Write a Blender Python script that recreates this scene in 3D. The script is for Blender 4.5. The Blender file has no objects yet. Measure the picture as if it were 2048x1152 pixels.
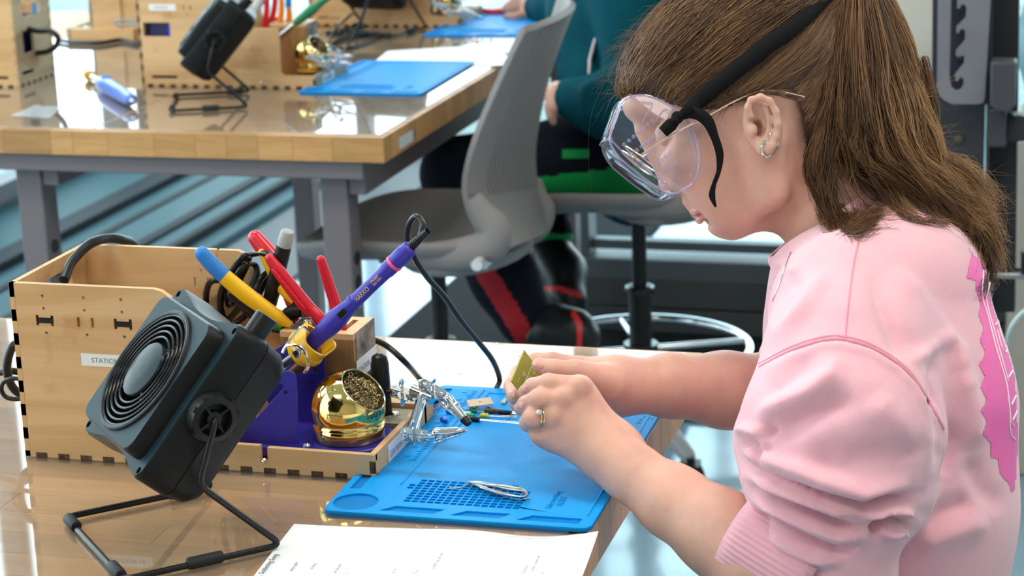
import bpy, bmesh, math, random
import numpy as np
from mathutils import Vector, Matrix, Quaternion
from mathutils.geometry import tessellate_polygon
from mathutils.bvhtree import BVHTree
random.seed(7); rng = np.random.RandomState(7)
SC = bpy.context.scene
COL = SC.collection
# ---------------------------------------------------------------- camera
FPX = 4200.0; CAMZ = 0.7056
def _rot(p, r, y):
    cy, sy, cp, sp, cr, sr = math.cos(y), math.sin(y), math.cos(p), math.sin(p), math.cos(r), math.sin(r)
    Rz = np.array([[cy, sy, 0], [-sy, cy, 0], [0, 0, 1]])
    B = np.array([[1, 0, 0], [0, 0, -1], [0, 1, 0]], float)
    Rx = np.array([[1, 0, 0], [0, cp, -sp], [0, sp, cp]])
    Rr = np.array([[cr, -sr, 0], [sr, cr, 0], [0, 0, 1]])
    return Rr @ Rx @ B @ Rz
CM = _rot(.2692, -.0349, .2835)
CPOS = np.array([0, 0, CAMZ])
def ray(px, py): return CM.T @ np.array([(px - 1024) / FPX, (py - 576) / FPX, 1.0])
def at(px, py, y):            # measured point of the place on the upright plane Y = y
    d = ray(px, py); return Vector(CPOS + d * (y / d[1]))
def atz(px, py, z=0.0):       # measured point of the place on the level plane Z = z
    d = ray(px, py); return Vector(CPOS + d * ((z - CAMZ) / d[2]))
def proj(p):
    c = CM @ (np.array(p) - CPOS); return (1024 + FPX * c[0] / c[2], 576 + FPX * c[1] / c[2], c[2])
cam = bpy.data.cameras.new('camera'); cam.sensor_width = 36; cam.lens = FPX / 2048 * 36
cam.clip_start = 0.05; cam.clip_end = 200
cam.dof.use_dof = True; cam.dof.focus_distance = 1.93; cam.dof.aperture_fstop = 11.0
co = bpy.data.objects.new('camera', cam); COL.objects.link(co)
Rm = Matrix(((CM[0][0], -CM[1][0], -CM[2][0]), (CM[0][1], -CM[1][1], -CM[2][1]), (CM[0][2], -CM[1][2], -CM[2][2])))
co.matrix_world = Matrix.Translation(CPOS) @ Rm.to_4x4()
SC.camera = co
# ---------------------------------------------------------------- world, lights, exposure
w = bpy.data.worlds.new('world'); SC.world = w; w.use_nodes = True
nt = w.node_tree; nt.nodes.clear()
wo = nt.nodes.new('ShaderNodeOutputWorld'); bg = nt.nodes.new('ShaderNodeBackground')
tc = nt.nodes.new('ShaderNodeTexCoord'); sx = nt.nodes.new('ShaderNodeSeparateXYZ')
rp = nt.nodes.new('ShaderNodeValToRGB')
nt.links.new(tc.outputs['Generated'], sx.inputs[0]); nt.links.new(sx.outputs[2], rp.inputs[0])
rp.color_ramp.elements[0].position = 0.0; rp.color_ramp.elements[0].color = (.86, .96, 1, 1)
rp.color_ramp.elements[1].position = .6; rp.color_ramp.elements[1].color = (.76, .91, 1, 1)
nt.links.new(rp.outputs[0], bg.inputs[0]); bg.inputs[1].default_value = 4.6
nt.links.new(bg.outputs[0], wo.inputs[0])
def area(name, loc, sx_, sy_, power, col, rot=(0, 0, 0)):
    l = bpy.data.lights.new(name, 'AREA'); l.shape = 'RECTANGLE'; l.size = sx_; l.size_y = sy_
    l.energy = power; l.color = col
    o = bpy.data.objects.new(name, l); COL.objects.link(o); o.location = loc; o.rotation_euler = rot
    return o
CEIL = 2.25
for lx, ly, pw in ((-1.6, -.2, 30), (.6, -.2, 16), (-1.6, 2.2, 30), (.5, 2.0, 34), (-1.6, 4.6, 12)):
    area('ceiling_panel_light', (lx, ly, CEIL - .03), 1.2, .6, pw, (1, .91, .80))
vs = SC.view_settings; vs.view_transform = 'Standard'; vs.look = 'None'; vs.gamma = 1; vs.use_curve_mapping = False
vs.exposure = 0.0
SC.cycles.use_denoising = True; SC.cycles.max_bounces = 10; SC.cycles.transparent_max_bounces = 24
SC.cycles.caustics_reflective = False; SC.cycles.caustics_refractive = False
SC.cycles.sample_clamp_indirect = 6
# ---------------------------------------------------------------- materials
MC = {}
def nd(m, t): return m.node_tree.nodes.new(t)
def lk(m, a, b): m.node_tree.links.new(a, b)
def mat(name, col, rough=.5, metal=0, spec=.35, var=0, vscale=30, bump=0, bscale=200, coat=0, trans=0, ior=1.45,
        sheen=0, sss=0, dark=None, objvar=0, stretch=None, emis=0, detail=4):
    if name in MC: return MC[name]
    m = bpy.data.materials.new(name); m.use_nodes = True; MC[name] = m
    p = m.node_tree.nodes['Principled BSDF']
    p.inputs['Base Color'].default_value = (*col, 1); p.inputs['Roughness'].default_value = rough
    p.inputs['Metallic'].default_value = metal; p.inputs['Specular IOR Level'].default_value = spec
    p.inputs['Coat Weight'].default_value = coat; p.inputs['Transmission Weight'].default_value = trans
    p.inputs['IOR'].default_value = ior; p.inputs['Coat Roughness'].default_value = .08
    if sheen: p.inputs['Sheen Weight'].default_value = sheen; p.inputs['Sheen Roughness'].default_value = .6
    if sss:
        p.inputs['Subsurface Weight'].default_value = sss; p.inputs['Subsurface Scale'].default_value = .006
        p.inputs['Subsurface Radius'].default_value = (1, .35, .2)
    if emis:
        p.inputs['Emission Color'].default_value = (*col, 1); p.inputs['Emission Strength'].default_value = emis
    t = nd(m, 'ShaderNodeTexCoord'); mp = nd(m, 'ShaderNodeMapping'); lk(m, t.outputs['Object'], mp.inputs[0])
    if stretch: mp.inputs['Scale'].default_value = stretch
    last = None
    if var or dark:
        n = nd(m, 'ShaderNodeTexNoise'); n.inputs['Scale'].default_value = vscale; n.inputs['Detail'].default_value = detail
        n.inputs['Roughness'].default_value = .6
        lk(m, mp.outputs[0], n.inputs['Vector'])
        r = nd(m, 'ShaderNodeValToRGB'); lk(m, n.outputs[0], r.inputs[0])
        d = dark if dark else tuple(c * (1 - var) for c in col)
        r.color_ramp.elements[0].position = .35; r.color_ramp.elements[0].color = (*d, 1)
        r.color_ramp.elements[1].position = .65; r.color_ramp.elements[1].color = (*[min(1, c * (1 + var * .5)) for c in col], 1)
        last = r.outputs[0]; lk(m, last, p.inputs['Base Color'])
    if objvar:
        oi = nd(m, 'ShaderNodeObjectInfo'); hs = nd(m, 'ShaderNodeHueSaturation')
        mr = nd(m, 'ShaderNodeMapRange'); lk(m, oi.outputs['Random'], mr.inputs[0])
        mr.inputs[3].default_value = 1 - objvar; mr.inputs[4].default_value = 1 + objvar
        lk(m, mr.outputs[0], hs.inputs['Value'])
        if last: lk(m, last, hs.inputs['Color'])
        else: hs.inputs['Color'].default_value = (*col, 1)
        lk(m, hs.outputs[0], p.inputs['Base Color'])
    if bump:
        n2 = nd(m, 'ShaderNodeTexNoise'); n2.inputs['Scale'].default_value = bscale; n2.inputs['Detail'].default_value = 3
        lk(m, mp.outputs[0], n2.inputs['Vector'])
        b = nd(m, 'ShaderNodeBump'); b.inputs['Strength'].default_value = bump; b.inputs['Distance'].default_value = .001
        lk(m, n2.outputs[0], b.inputs['Height']); lk(m, b.outputs[0], p.inputs['Normal'])
    return m
def clear_mat(name, tint=(1, 1, 1), rough=.02, ior=1.5, opac=0.0, boost=1.0, ocol=(.9, .95, 1)):
    """thin clear sheet: fresnel mix of see-through and gloss (plus a little haze)"""
    if name in MC: return MC[name]
    m = bpy.data.materials.new(name); m.use_nodes = True; MC[name] = m; m.node_tree.nodes.clear()
    o = nd(m, 'ShaderNodeOutputMaterial'); tr = nd(m, 'ShaderNodeBsdfTransparent'); gl = nd(m, 'ShaderNodeBsdfGlossy')
    fr = nd(m, 'ShaderNodeFresnel'); fr.inputs[0].default_value = ior
    tr.inputs[0].default_value = (*tint, 1); gl.inputs['Roughness'].default_value = rough
    mx = nd(m, 'ShaderNodeMixShader'); lk(m, tr.outputs[0], mx.inputs[1]); lk(m, gl.outputs[0], mx.inputs[2])
    mu = nd(m, 'ShaderNodeMath'); mu.operation = 'MULTIPLY'; mu.use_clamp = True; mu.inputs[1].default_value = boost
    ge = nd(m, 'ShaderNodeNewGeometry'); sb = nd(m, 'ShaderNodeMath'); sb.operation = 'SUBTRACT'; sb.inputs[0].default_value = 1
    lk(m, ge.outputs['Backfacing'], sb.inputs[1]); m3 = nd(m, 'ShaderNodeMath'); m3.operation = 'MULTIPLY'
    lk(m, fr.outputs[0], mu.inputs[0]); lk(m, mu.outputs[0], m3.inputs[0]); lk(m, sb.outputs[0], m3.inputs[1]); lk(m, m3.outputs[0], mx.inputs[0]); out = mx.outputs[0]
    if opac:
        df = nd(m, 'ShaderNodeBsdfDiffuse'); df.inputs[0].default_value = (*ocol, 1)
        m2 = nd(m, 'ShaderNodeMixShader'); m2.inputs[0].default_value = opac
        lk(m, out, m2.inputs[1]); lk(m, df.outputs[0], m2.inputs[2]); out = m2.outputs[0]
    lk(m, out, o.inputs[0]); return m
def wood_mat(name, c1, c2, scale=14, axis=0, rough=.45, objvar=.1, coat=0, stain=0):
    if name in MC: return MC[name]
    st = [3, 3, 3]; st[axis] = .35
    m = mat(name, c1, rough, var=.01, coat=coat)
    nt = m.node_tree; p = nt.nodes['Principled BSDF']
    mp = [n for n in nt.nodes if n.type == 'MAPPING'][0]; mp.inputs['Scale'].default_value = st
    oi = nd(m, 'ShaderNodeObjectInfo'); ad = nd(m, 'ShaderNodeVectorMath'); ad.operation = 'ADD'
    sc = nd(m, 'ShaderNodeVectorMath'); sc.operation = 'SCALE'; sc.inputs['Scale'].default_value = 1.0
    cb = nd(m, 'ShaderNodeCombineXYZ'); m3 = nd(m, 'ShaderNodeMath'); m3.operation = 'MULTIPLY'; m3.inputs[1].default_value = 37
    lk(m, oi.outputs['Random'], m3.inputs[0]); [lk(m, m3.outputs[0], cb.inputs[i]) for i in range(3)]
    tcn = [n for n in nt.nodes if n.type == 'TEX_COORD'][0]
    lk(m, tcn.outputs['Object'], ad.inputs[0]); lk(m, cb.outputs[0], ad.inputs[1]); lk(m, ad.outputs[0], mp.inputs[0])
    n = [n for n in nt.nodes if n.type == 'TEX_NOISE'][0]; n.inputs['Scale'].default_value = scale; n.inputs['Detail'].default_value = 8
    n.inputs['Distortion'].default_value = 1.2
    r = [n for n in nt.nodes if n.type == 'VALTORGB'][0]
    r.color_ramp.elements[0].position = .3; r.color_ramp.elements[0].color = (*c2, 1)
    r.color_ramp.elements[1].position = .6; r.color_ramp.elements[1].color = (*c1, 1)
    hs = nd(m, 'ShaderNodeHueSaturation'); mr = nd(m, 'ShaderNodeMapRange'); lk(m, oi.outputs['Random'], mr.inputs[0])
    mr.inputs[3].default_value = 1 - objvar; mr.inputs[4].default_value = 1 + objvar
    lk(m, mr.outputs[0], hs.inputs['Value']); lk(m, r.outputs[0], hs.inputs['Color']); out = hs.outputs[0]
    if stain:
        n3 = nd(m, 'ShaderNodeTexNoise'); n3.inputs['Scale'].default_value = 9; n3.inputs['Detail'].default_value = 6
        lk(m, tcn.outputs['Object'], n3.inputs['Vector'])
        r3 = nd(m, 'ShaderNodeValToRGB'); lk(m, n3.outputs[0], r3.inputs[0])
        r3.color_ramp.elements[0].position = .56; r3.color_ramp.elements[0].color = (1, 1, 1, 1)
        r3.color_ramp.elements[1].position = .62; r3.color_ramp.elements[1].color = (1 - stain * .5, 1 - stain * .8, 1 - stain, 1)
        mm = nd(m, 'ShaderNodeMix'); mm.data_type = 'RGBA'; mm.blend_type = 'MULTIPLY'; mm.inputs[0].default_value = 1
        lk(m, out, mm.inputs[6]); lk(m, r3.outputs[0], mm.inputs[7]); out = mm.outputs[2]
    lk(m, out, p.inputs['Base Color'])
    return m
# ---------------------------------------------------------------- mesh helpers
class MB:
    def __init__(s): s.v = []; s.f = []; s.mi = []
    def add(s, vs_, fs, mi=0):
        b = len(s.v); s.v += [tuple(x) for x in vs_]; s.f += [tuple(i + b for i in q) for q in fs]; s.mi += [mi] * len(fs); return s
    def box(s, c, sz, M=None, mi=0):
        c = Vector(c); h = [x / 2 for x in sz]
        vs_ = [Vector((x * h[0], y * h[1], z * h[2])) for x in (-1, 1) for y in (-1, 1) for z in (-1, 1)]
        vs_ = [(M @ q if M else q) + c for q in vs_]
        return s.add(vs_, [(0, 1, 3, 2), (4, 6, 7, 5), (0, 4, 5, 1), (2, 3, 7, 6), (0, 2, 6, 4), (1, 5, 7, 3)], mi)
    def bb(s, a, b, mi=0):
        a, b = Vector(a), Vector(b); return s.box((a + b) / 2, [abs(b[i] - a[i]) for i in range(3)], None, mi)
    def tube(s, pts, r, n=8, closed=False, caps=True, mi=0, flat=1.0, up=None):
        pts = [Vector(p) for p in pts]; N = len(pts); rr = r if hasattr(r, '__len__') else [r] * N
        tan = []
        for i in range(N):
            a = pts[(i - 1) % N] if (closed or i > 0) else pts[i]; b = pts[(i + 1) % N] if (closed or i < N - 1) else pts[i]
            t = b - a; tan.append(t.normalized() if t.length > 1e-9 else Vector((0, 0, 1)))
        nrm = (Vector(up) if up else (Vector((0, 0, 1)) if abs(tan[0].z) < .9 else Vector((1, 0, 0))))
        nrm = (nrm - tan[0] * nrm.dot(tan[0])).normalized(); base = len(s.v)
        for i in range(N):
            nrm = (nrm - tan[i] * nrm.dot(tan[i]))
            nrm = nrm.normalized() if nrm.length > 1e-6 else tan[i].orthogonal().normalized()
            bi = tan[i].cross(nrm)
            for k in range(n):
                a = 2 * math.pi * k / n; s.v.append(tuple(pts[i] + (nrm * math.cos(a) * flat + bi * math.sin(a)) * rr[i]))
        M_ = N if closed else N - 1
        for i in range(M_):
            for k in range(n):
                j = (i + 1) % N; s.f.append((base + i * n + k, base + i * n + (k + 1) % n, base + j * n + (k + 1) % n, base + j * n + k)); s.mi.append(mi)
        if caps and not closed:
            s.f.append(tuple(base + k for k in range(n))[::-1]); s.f.append(tuple(base + (N - 1) * n + k for k in range(n))); s.mi += [mi, mi]
        return s
    def cyl(s, a, b, r, r2=None, n=20, mi=0): return s.tube([a, b], [r, r if r2 is None else r2], n, mi=mi)
    def lathe(s, prof, o=(0, 0, 0), ax=(0, 0, 1), n=32, mi=0, xa=None):
        o, ax = Vector(o), Vector(ax).normalized(); x = Vector(xa) if xa else ax.orthogonal(); x = (x - ax * x.dot(ax)).normalized(); y = ax.cross(x); base = len(s.v)
        for (r, h) in prof:
            for k in range(n):
                a = 2 * math.pi * k / n; s.v.append(tuple(o + ax * h + (x * math.cos(a) + y * math.sin(a)) * max(r, 1e-6)))
        for i in range(len(prof) - 1):
            for k in range(n):
                s.f.append((base + i * n + k, base + i * n + (k + 1) % n, base + (i + 1) * n + (k + 1) % n, base + (i + 1) * n + k)); s.mi.append(mi)
        return s
    def plate(s, outer, holes=(), t=.003, o=(0, 0, 0), x=(1, 0, 0), y=(0, 0, 1), mi=0):
        """flat outline with holes in the x/y frame, thickness t centred, extruded along x cross y"""
        o, x, y = Vector(o), Vector(x), Vector(y); z = x.cross(y).normalized(); loops = [list(outer)] + [list(h) for h in holes]
        tri = tessellate_polygon([[Vector((p[0], p[1], 0)) for p in L] for L in loops]); flat = [p for L in loops for p in L]; n = len(flat); base = len(s.v)
        for sg in (.5, -.5):
            for p in flat: s.v.append(tuple(o + x * p[0] + y * p[1] + z * (t * sg)))
        for a, b, c in tri:
            A, B, C_ = flat[a], flat[b], flat[c]
            if (B[0] - A[0]) * (C_[1] - A[1]) - (B[1] - A[1]) * (C_[0] - A[0]) < 0: b, c = c, b
            s.f.append((base + a, base + b, base + c)); s.f.append((base + n + a, base + n + c, base + n + b)); s.mi += [mi, mi]
        k = 0
        for L in loops:
            m = len(L)
            for i in range(m):
                a, b = k + i, k + (i + 1) % m; s.f.append((base + a, base + n + a, base + n + b, base + b)); s.mi.append(mi)
            k += m
        return s
    def loft(s, rings, closed=True, caps=True, mi=0):
        n = len(rings[0]); base = len(s.v)
        for R_ in rings: s.v += [tuple(p) for p in R_]
        for i in range(len(rings) - 1):
            for k in range(n if closed else n - 1):
                s.f.append((base + i * n + k, base + i * n + (k + 1) % n, base + (i + 1) * n + (k + 1) % n, base + (i + 1) * n + k)); s.mi.append(mi)
        if caps: s.f.append(tuple(base + k for k in range(n))[::-1]); s.f.append(tuple(base + (len(rings) - 1) * n + k for k in range(n))); s.mi += [mi, mi]
        return s
    def ball(s, c, r, n=12, M=None, mi=0):
        rr = r if hasattr(r, '__len__') else (r, r, r); c = Vector(c); rings = []
        for i in range(n // 2 + 1):
            a = math.pi * i / (n // 2)
            R_ = []
            for k in range(n):
                b = 2 * math.pi * k / n; q = Vector((rr[0] * math.sin(a) * math.cos(b), rr[1] * math.sin(a) * math.sin(b), rr[2] * math.cos(a)))
                R_.append((M @ q if M else q) + c)
            rings.append(R_)
        return s.loft(rings, caps=False, mi=mi)
    def build(s, name, m, parent=None, smooth=None, bevel=0, seg=2, sub=0, kind=None, label=None, loc=None):
        me = bpy.data.meshes.new(name); me.from_pydata([Vector(q) for q in s.v], [], s.f)
        ms = m if isinstance(m, (list, tuple)) else [m]
        for q in ms: me.materials.append(q)
        if any(s.mi): me.polygons.foreach_set('material_index', s.mi)
        bm = bmesh.new(); bm.from_mesh(me)
        if loc is None:
            bmesh.ops.remove_doubles(bm, verts=bm.verts, dist=1e-6)
        bmesh.ops.recalc_face_normals(bm, faces=bm.faces); bm.to_mesh(me); bm.free()
        o = bpy.data.objects.new(name, me); COL.objects.link(o)
        if smooth is None: smooth = 40
        if smooth:
            me.polygons.foreach_set('use_smooth', [True] * len(me.polygons))
            me.set_sharp_from_angle(angle=math.radians(smooth))
        if bevel:
            b = o.modifiers.new('bevel', 'BEVEL'); b.width = bevel; b.segments = seg; b.limit_method = 'ANGLE'; b.angle_limit = math.radians(40); b.harden_normals = False
        if sub:
            b = o.modifiers.new('sub', 'SUBSURF'); b.levels = sub; b.render_levels = sub
        if parent: o.parent = parent
        if kind: o['kind'] = kind
        if label: o['label'] = label
        return o
def empty(name, loc=(0, 0, 0), rz=0):
    o = bpy.data.objects.new(name, None); COL.objects.link(o); o.location = loc; o.rotation_euler = (0, 0, rz); o.empty_display_size = .02
    return o
def tag(o, label, cat, group=None):
    o['label'] = label; o['category'] = cat
    if group: o['group'] = group
    return o
def copy_tree(o, parent=None):
    c = o.copy(); COL.objects.link(c); c.parent = parent
    for ch in list(o.children): copy_tree(ch, c)
    return c
def cr(pts, n=8, closed=False):
    """Catmull-Rom resample"""
    P = [Vector(p) for p in pts]; out = []; N = len(P)
    for i in range(N if closed else N - 1):
        p0 = P[(i - 1) % N] if closed or i > 0 else P[0] * 2 - P[1]; p1 = P[i]; p2 = P[(i + 1) % N]
        p3 = P[(i + 2) % N] if closed or i + 2 < N else P[-1] * 2 - P[-2]
        for k in range(n):
            t = k / n; out.append(.5 * ((2 * p1) + (p2 - p0) * t + (2 * p0 - 5 * p1 + 4 * p2 - p3) * t * t + (3 * p1 - p0 - 3 * p2 + p3) * t ** 3))
    if not closed: out.append(P[-1])
    return out
def fillet(pts, r, n=5, closed=False):
    P = [Vector(p) for p in pts]; out = []; N = len(P)
    for i in range(N):
        if not closed and i in (0, N - 1): out.append(P[i]); continue
        a, b, c = P[(i - 1) % N], P[i], P[(i + 1) % N]; u = (a - b); v = (c - b); rr = min(r, u.length * .45, v.length * .45)
        A, B_ = b + u.normalized() * rr, b + v.normalized() * rr
        for k in range(n + 1):
            t = k / n; out.append(A * (1 - t) ** 2 + b * 2 * t * (1 - t) + B_ * t * t)
    return out
def rrect(w_, h_, r, n=5, cx=0, cy=0):
    out = []
    for (sx_, sy_, a0) in ((1, 1, 0), (-1, 1, 90), (-1, -1, 180), (1, -1, 270)):
        for k in range(n + 1):
            a = math.radians(a0 + 90 * k / n); out.append((cx + sx_ * (w_ / 2 - r) + r * math.cos(a), cy + sy_ * (h_ / 2 - r) + r * math.sin(a)))
    return out
def circ(cx, cy, r, n=12): return [(cx + r * math.cos(2 * math.pi * k / n), cy + r * math.sin(2 * math.pi * k / n)) for k in range(n)]
def rect(x0, y0, x1, y1): return [(x0, y0), (x1, y0), (x1, y1), (x0, y1)]
def text_obj(name, txt, size, M, m, parent, depth=.00012, align='LEFT', sx_=1.0):
    cu = bpy.data.curves.new(name, 'FONT'); cu.body = txt; cu.size = size; cu.extrude = depth; cu.align_x = align; cu.resolution_u = 2
    o = bpy.data.objects.new(name, cu); COL.objects.link(o)
    dg = bpy.context.evaluated_depsgraph_get(); me = bpy.data.meshes.new_from_object(o.evaluated_get(dg))
    bpy.data.objects.remove(o); me.transform(M @ Matrix.Diagonal((sx_, 1, 1, 1))); me.materials.clear(); me.materials.append(m)
    o = bpy.data.objects.new(name, me); COL.objects.link(o)
    if parent: o.parent = parent
    return o
def frame(o, x, y):
    x, y = Vector(x).normalized(), Vector(y).normalized(); z = x.cross(y); o = Vector(o)
    return Matrix(((x[0], y[0], z[0], o[0]), (x[1], y[1], z[1], o[1]), (x[2], y[2], z[2], o[2]), (0, 0, 0, 1)))
# ================================================================ the setting
FL = -.82
M_floor = mat('floor_vinyl', (.24, .36, .44), .16, var=.12, vscale=2.5, spec=.8, coat=.4)
M_wall = mat('wall_paint', (.62, .60, .55), .7, bump=.15, bscale=80)
M_white = mat('white_paint', (.8, .8, .78), .7)
M_frame = mat('window_frame_grey', (.10, .11, .12), .45, metal=.2)
M_alu = mat('aluminium_ledge', (.035, .085, .10), .55, metal=.0, spec=.12)
M_dark = mat('dark_rubber', (.012, .014, .016), .55)
M_glass = clear_mat('window_glass', (.93, .99, 1), .0, 1.3)
M_out = mat('outside_ground', (.30, .345, .34), .9, var=.1, vscale=1.6, detail=12, dark=(.13, .17, .16))
def struct(o): o['kind'] = 'structure'; return o
struct(MB().plate([(-3.6, -1.6), (2.6, -1.6), (2.6, 5.04), (-1.25, 5.04), (-1.25, 7.1), (-3.6, 7.1)], (), .1, (0, 0, FL - .05), (1, 0, 0), (0, 1, 0)).build('floor', M_floor))
struct(MB().bb((-3.6, -1.6, CEIL), (2.6, 7.1, CEIL + .1)).build('ceiling', M_white))
struct(MB().bb((-3.6, -1.7, FL), (2.6, -1.6, CEIL)).build('wall_rear', mat('rear_wall_paint', (.42, .38, .33), .8)))
struct(MB().bb((2.6, -1.7, FL), (2.7, 7.1, CEIL)).build('wall_right', M_white))
struct(MB().bb((-30, -6, FL - .35), (30, 60, FL - .15)).build('ground_outside', M_out))
def window(name, x0, x1, y, z0, z1, mull, trans, fw=.05, axis=0):
    e = struct(empty(name, (0, 0, 0)))
    def bb(u0, z0_, u1, z1_, d=.05, nm='frame_bar', m=M_frame):
        b = MB()
        if axis == 0: b.bb((u0, y - d, z0_), (u1, y + d, z1_))
        else: b.bb((y - d, u0, z0_), (y + d, u1, z1_))
        b.build(nm, m, e, bevel=.002)
    bb(x0, z0, x1, z0 + fw); bb(x0, z1 - fw, x1, z1)
    for q in mull: bb(q - fw / 2, z0 + fw, q + fw / 2, z1 - fw, .04)
    for q in trans: bb(x0, q - .012, x1, q + .012, .02)
    ms = sorted(mull)
    for a, b_ in zip(ms[:-1], ms[1:]):
        bb(a + fw / 2, z0 + fw, b_ - fw / 2, z1 - fw, .004, 'pane', M_glass)
    return e
window('window_1', -3.5, -1.15, 7.0, FL, CEIL, [-3.42, at(737, 350, 7).x, -1.27], [], .05)
window('window_2', -1.25, 2.55, 5.0, -.68, CEIL, [-1.265, .6, 2.5], [-.60], .05)
window('window_3', -1.6, 7.0, -3.5, -.79, CEIL, [-1.5, .4, 2.3, 4.2, 5.9, 6.9], [], .06, axis=1)
# low grey panels below the glazing
e = struct(empty('wall_back'))
for (z0, z1, x0, x1) in ((FL, -.757, -1.27, 2.6), (-.752, -.68, -1.27, 2.6)):
    MB().bb((x0, 4.95, z0), (x1, 5.05, z1)).build('panel', mat('grey_panel', (.06, .06, .062), .5), e, bevel=.003)
struct(MB().bb((-1.2, 5.12, -1.0), (2.6, 5.75, -.72)).build('trim_3', mat('pale_ledge', (.75, .80, .82), .6)))
# ledge of long aluminium profiles along the left glazing
e = struct(empty('trim_1'))
for i, (x0, x1, z) in enumerate(((-3.5, -3.17, -.812), (-3.17, -3.08, -.80), (-3.08, -3.03, -.775), (-3.03, -2.93, -.80), (-2.93, -2.90, -.785), (-2.90, -2.76, -.79), (-2.76, -2.72, -.78), (-2.72, -2.62, -.79), (-2.62, -2.59, -.765), (-2.59, -2.52, -.79))):
    MB().bb((x0, 3.0, FL), (x1, 6.95, z)).build('profile', [M_alu, mat('dark_profile', (.008, .014, .018), .6, spec=.1)][i in (1, 2, 4, 6, 8)], e, bevel=.004)
struct(MB().bb((-3.56, -1.6, FL), (-3.47, 7.0, -.79)).build('wall_left', M_frame))
struct(MB().bb((-2.5, 3.2, FL), (-2.18, 6.9, FL + .012)).build('trim_2', mat('dark_strip', (.02, .025, .028), .5)))
mm = MB().plate([(-1.72, 4.31), (-.02, 4.31), (-.02, 4.92), (-1.29, 4.92), (-1.29, 6.3), (-1.72, 6.3)], (), .012, (0, 0, FL + .007), (1, 0, 0), (0, 1, 0)).build('dark_floor_layer', mat('matte_black', (.010, .011, .012), .8, spec=.08))  # thin flat black layer over part of the floor
tag(mm, 'flat black layer on the floor along the grey panel behind the stool', 'mat')
# ================================================================ workbenches
M_stave = wood_mat('butcher_block', (.50, .265, .10), (.39, .19, .065), 16, 0, .38, .17)
M_legp = mat('grey_powder_coat', (.15, .125, .132), .55, bump=.05, bscale=900)
M_legd = mat('grey_powder_coat_shade', (.13, .125, .13), .45)
M_acr = clear_mat('acrylic_sheet', (.97, .985, .99), .035, 1.52, .03, 1.8)
def bench(x0, x1, y0, y1, label, legs, splits):
    e = empty('workbench', ((x0 + x1) / 2, (y0 + y1) / 2, FL)); tag(e, label, 'table'); off = Vector(e.location)
    T = .048; row = .0455; n = int(round((y1 - y0) / row)); row = (y1 - y0) / n; k = 0
    for i in range(n):
        ya = y0 + i * row; r2 = random.Random(i * 7 + int(x0 * 100)); xs = [x1]
        if i == 0:
            xs += splits
        else:
            while xs[-1] > x0 + .5: xs.append(xs[-1] - r2.uniform(.35, .75))
        xs.append(x0)
        for a, b in zip(xs[:-1], xs[1:]):
            MB().bb(Vector((b + .0002, ya + .0002, -T)) - off, Vector((a - .0002, ya + row - .0002, -.0032)) - off).build('wood_stave', M_stave, e, smooth=0, bevel=.0004, seg=1)
    z1 = -T
    MB().bb(Vector((x0 + .03, y0 + .012, z1 - .034)) - off, Vector((x1 - .045, y0 + .05, z1)) - off).build('apron', M_legp, e, bevel=.002)
    MB().bb(Vector((x0 + .03, y1 - .05, z1 - .034)) - off, Vector((x1 - .045, y1 - .012, z1)) - off).build('apron', M_legp, e, bevel=.002)
    for lx in legs:
        for ly in (y0 + .045, y1 - .1):
            lx_ = lx + (.07 if ly > y0 + 1 and lx == -1.345 else 0)
            L = MB().bb(Vector((lx_, ly, FL + .004)) - off, Vector((lx_ + .052, ly + .055, z1 - .034)) - off).build('leg', M_legp, e, bevel=.003)
        MB().bb(Vector((lx + .052, y0 + .05, z1 - .07)) - off, Vector((lx + .085, y1 - .05, z1 - .002)) - off).build('cross_rail', M_legp, e, bevel=.002)
        q = MB()
        for zz in (-.24, -.285):
            q.cyl(Vector((lx + .0515, y0 + .073, zz)) - off, Vector((lx + .0535, y0 + .073, zz)) - off, .013, n=16)
        q.build('access_holes', M_dark, e)
    return e
near = bench(-2.35, -.43, .95, 2.235, 'near butcher block workbench with clear sheet, right in front', [-2.2, -.62], [-.9, -1.4, -1.9])
far = bench(-3.0, -1.205, 3.372, 4.86, 'far butcher block workbench on grey legs behind the near one', [-1.948, -1.345],
            [-1.30, -1.375, -1.44, -1.50, -1.56, -1.64, -1.73, -1.80, -1.845, -1.94, -2.02])
def sheet(x0, y0, x1, y1, z, label):
    o = MB().bb((x0, y0, z - .003), (x1, y1, z)).build('clear_sheet', M_acr, bevel=.0005, seg=1); tag(o, label, 'desk pad'); return o
sheet(-2.3, .98, -.445, 2.222, 0, 'clear plastic sheet lying over the near workbench')
sheet(-1.76, 3.385, -1.215, 4.83, 0, 'clear plastic sheet on the right end of the far workbench')
sheet(-2.95, 3.385, -1.765, 4.40, .0002, 'clear plastic sheet on the left of the far workbench')
# edge label and screw on the far bench end
q = MB().plate(rrect(.075, .02, .002), (), .0015, (-1.204, 3.49, -.030), (0, 1, 0), (0, 0, 1)).build('maker_label', mat('label_grey', (.55, .55, .55), .5), far)
q.parent = far; q.matrix_parent_inverse = Matrix.Translation(-far.location)
q = MB().cyl((-1.206, 3.54, -.028), (-1.2025, 3.54, -.028), .005).build('edge_screw', mat('steel', (.6, .6, .62), .25, metal=1), far)
q.matrix_parent_inverse = Matrix.Translation(-far.location)
q = MB().cyl((-.432, 1.93, -.03), (-.4285, 1.93, -.03), .0055).build('edge_screw', mat('steel', (), 0), near)
q.matrix_parent_inverse = Matrix.Translation(-near.location)
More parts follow.
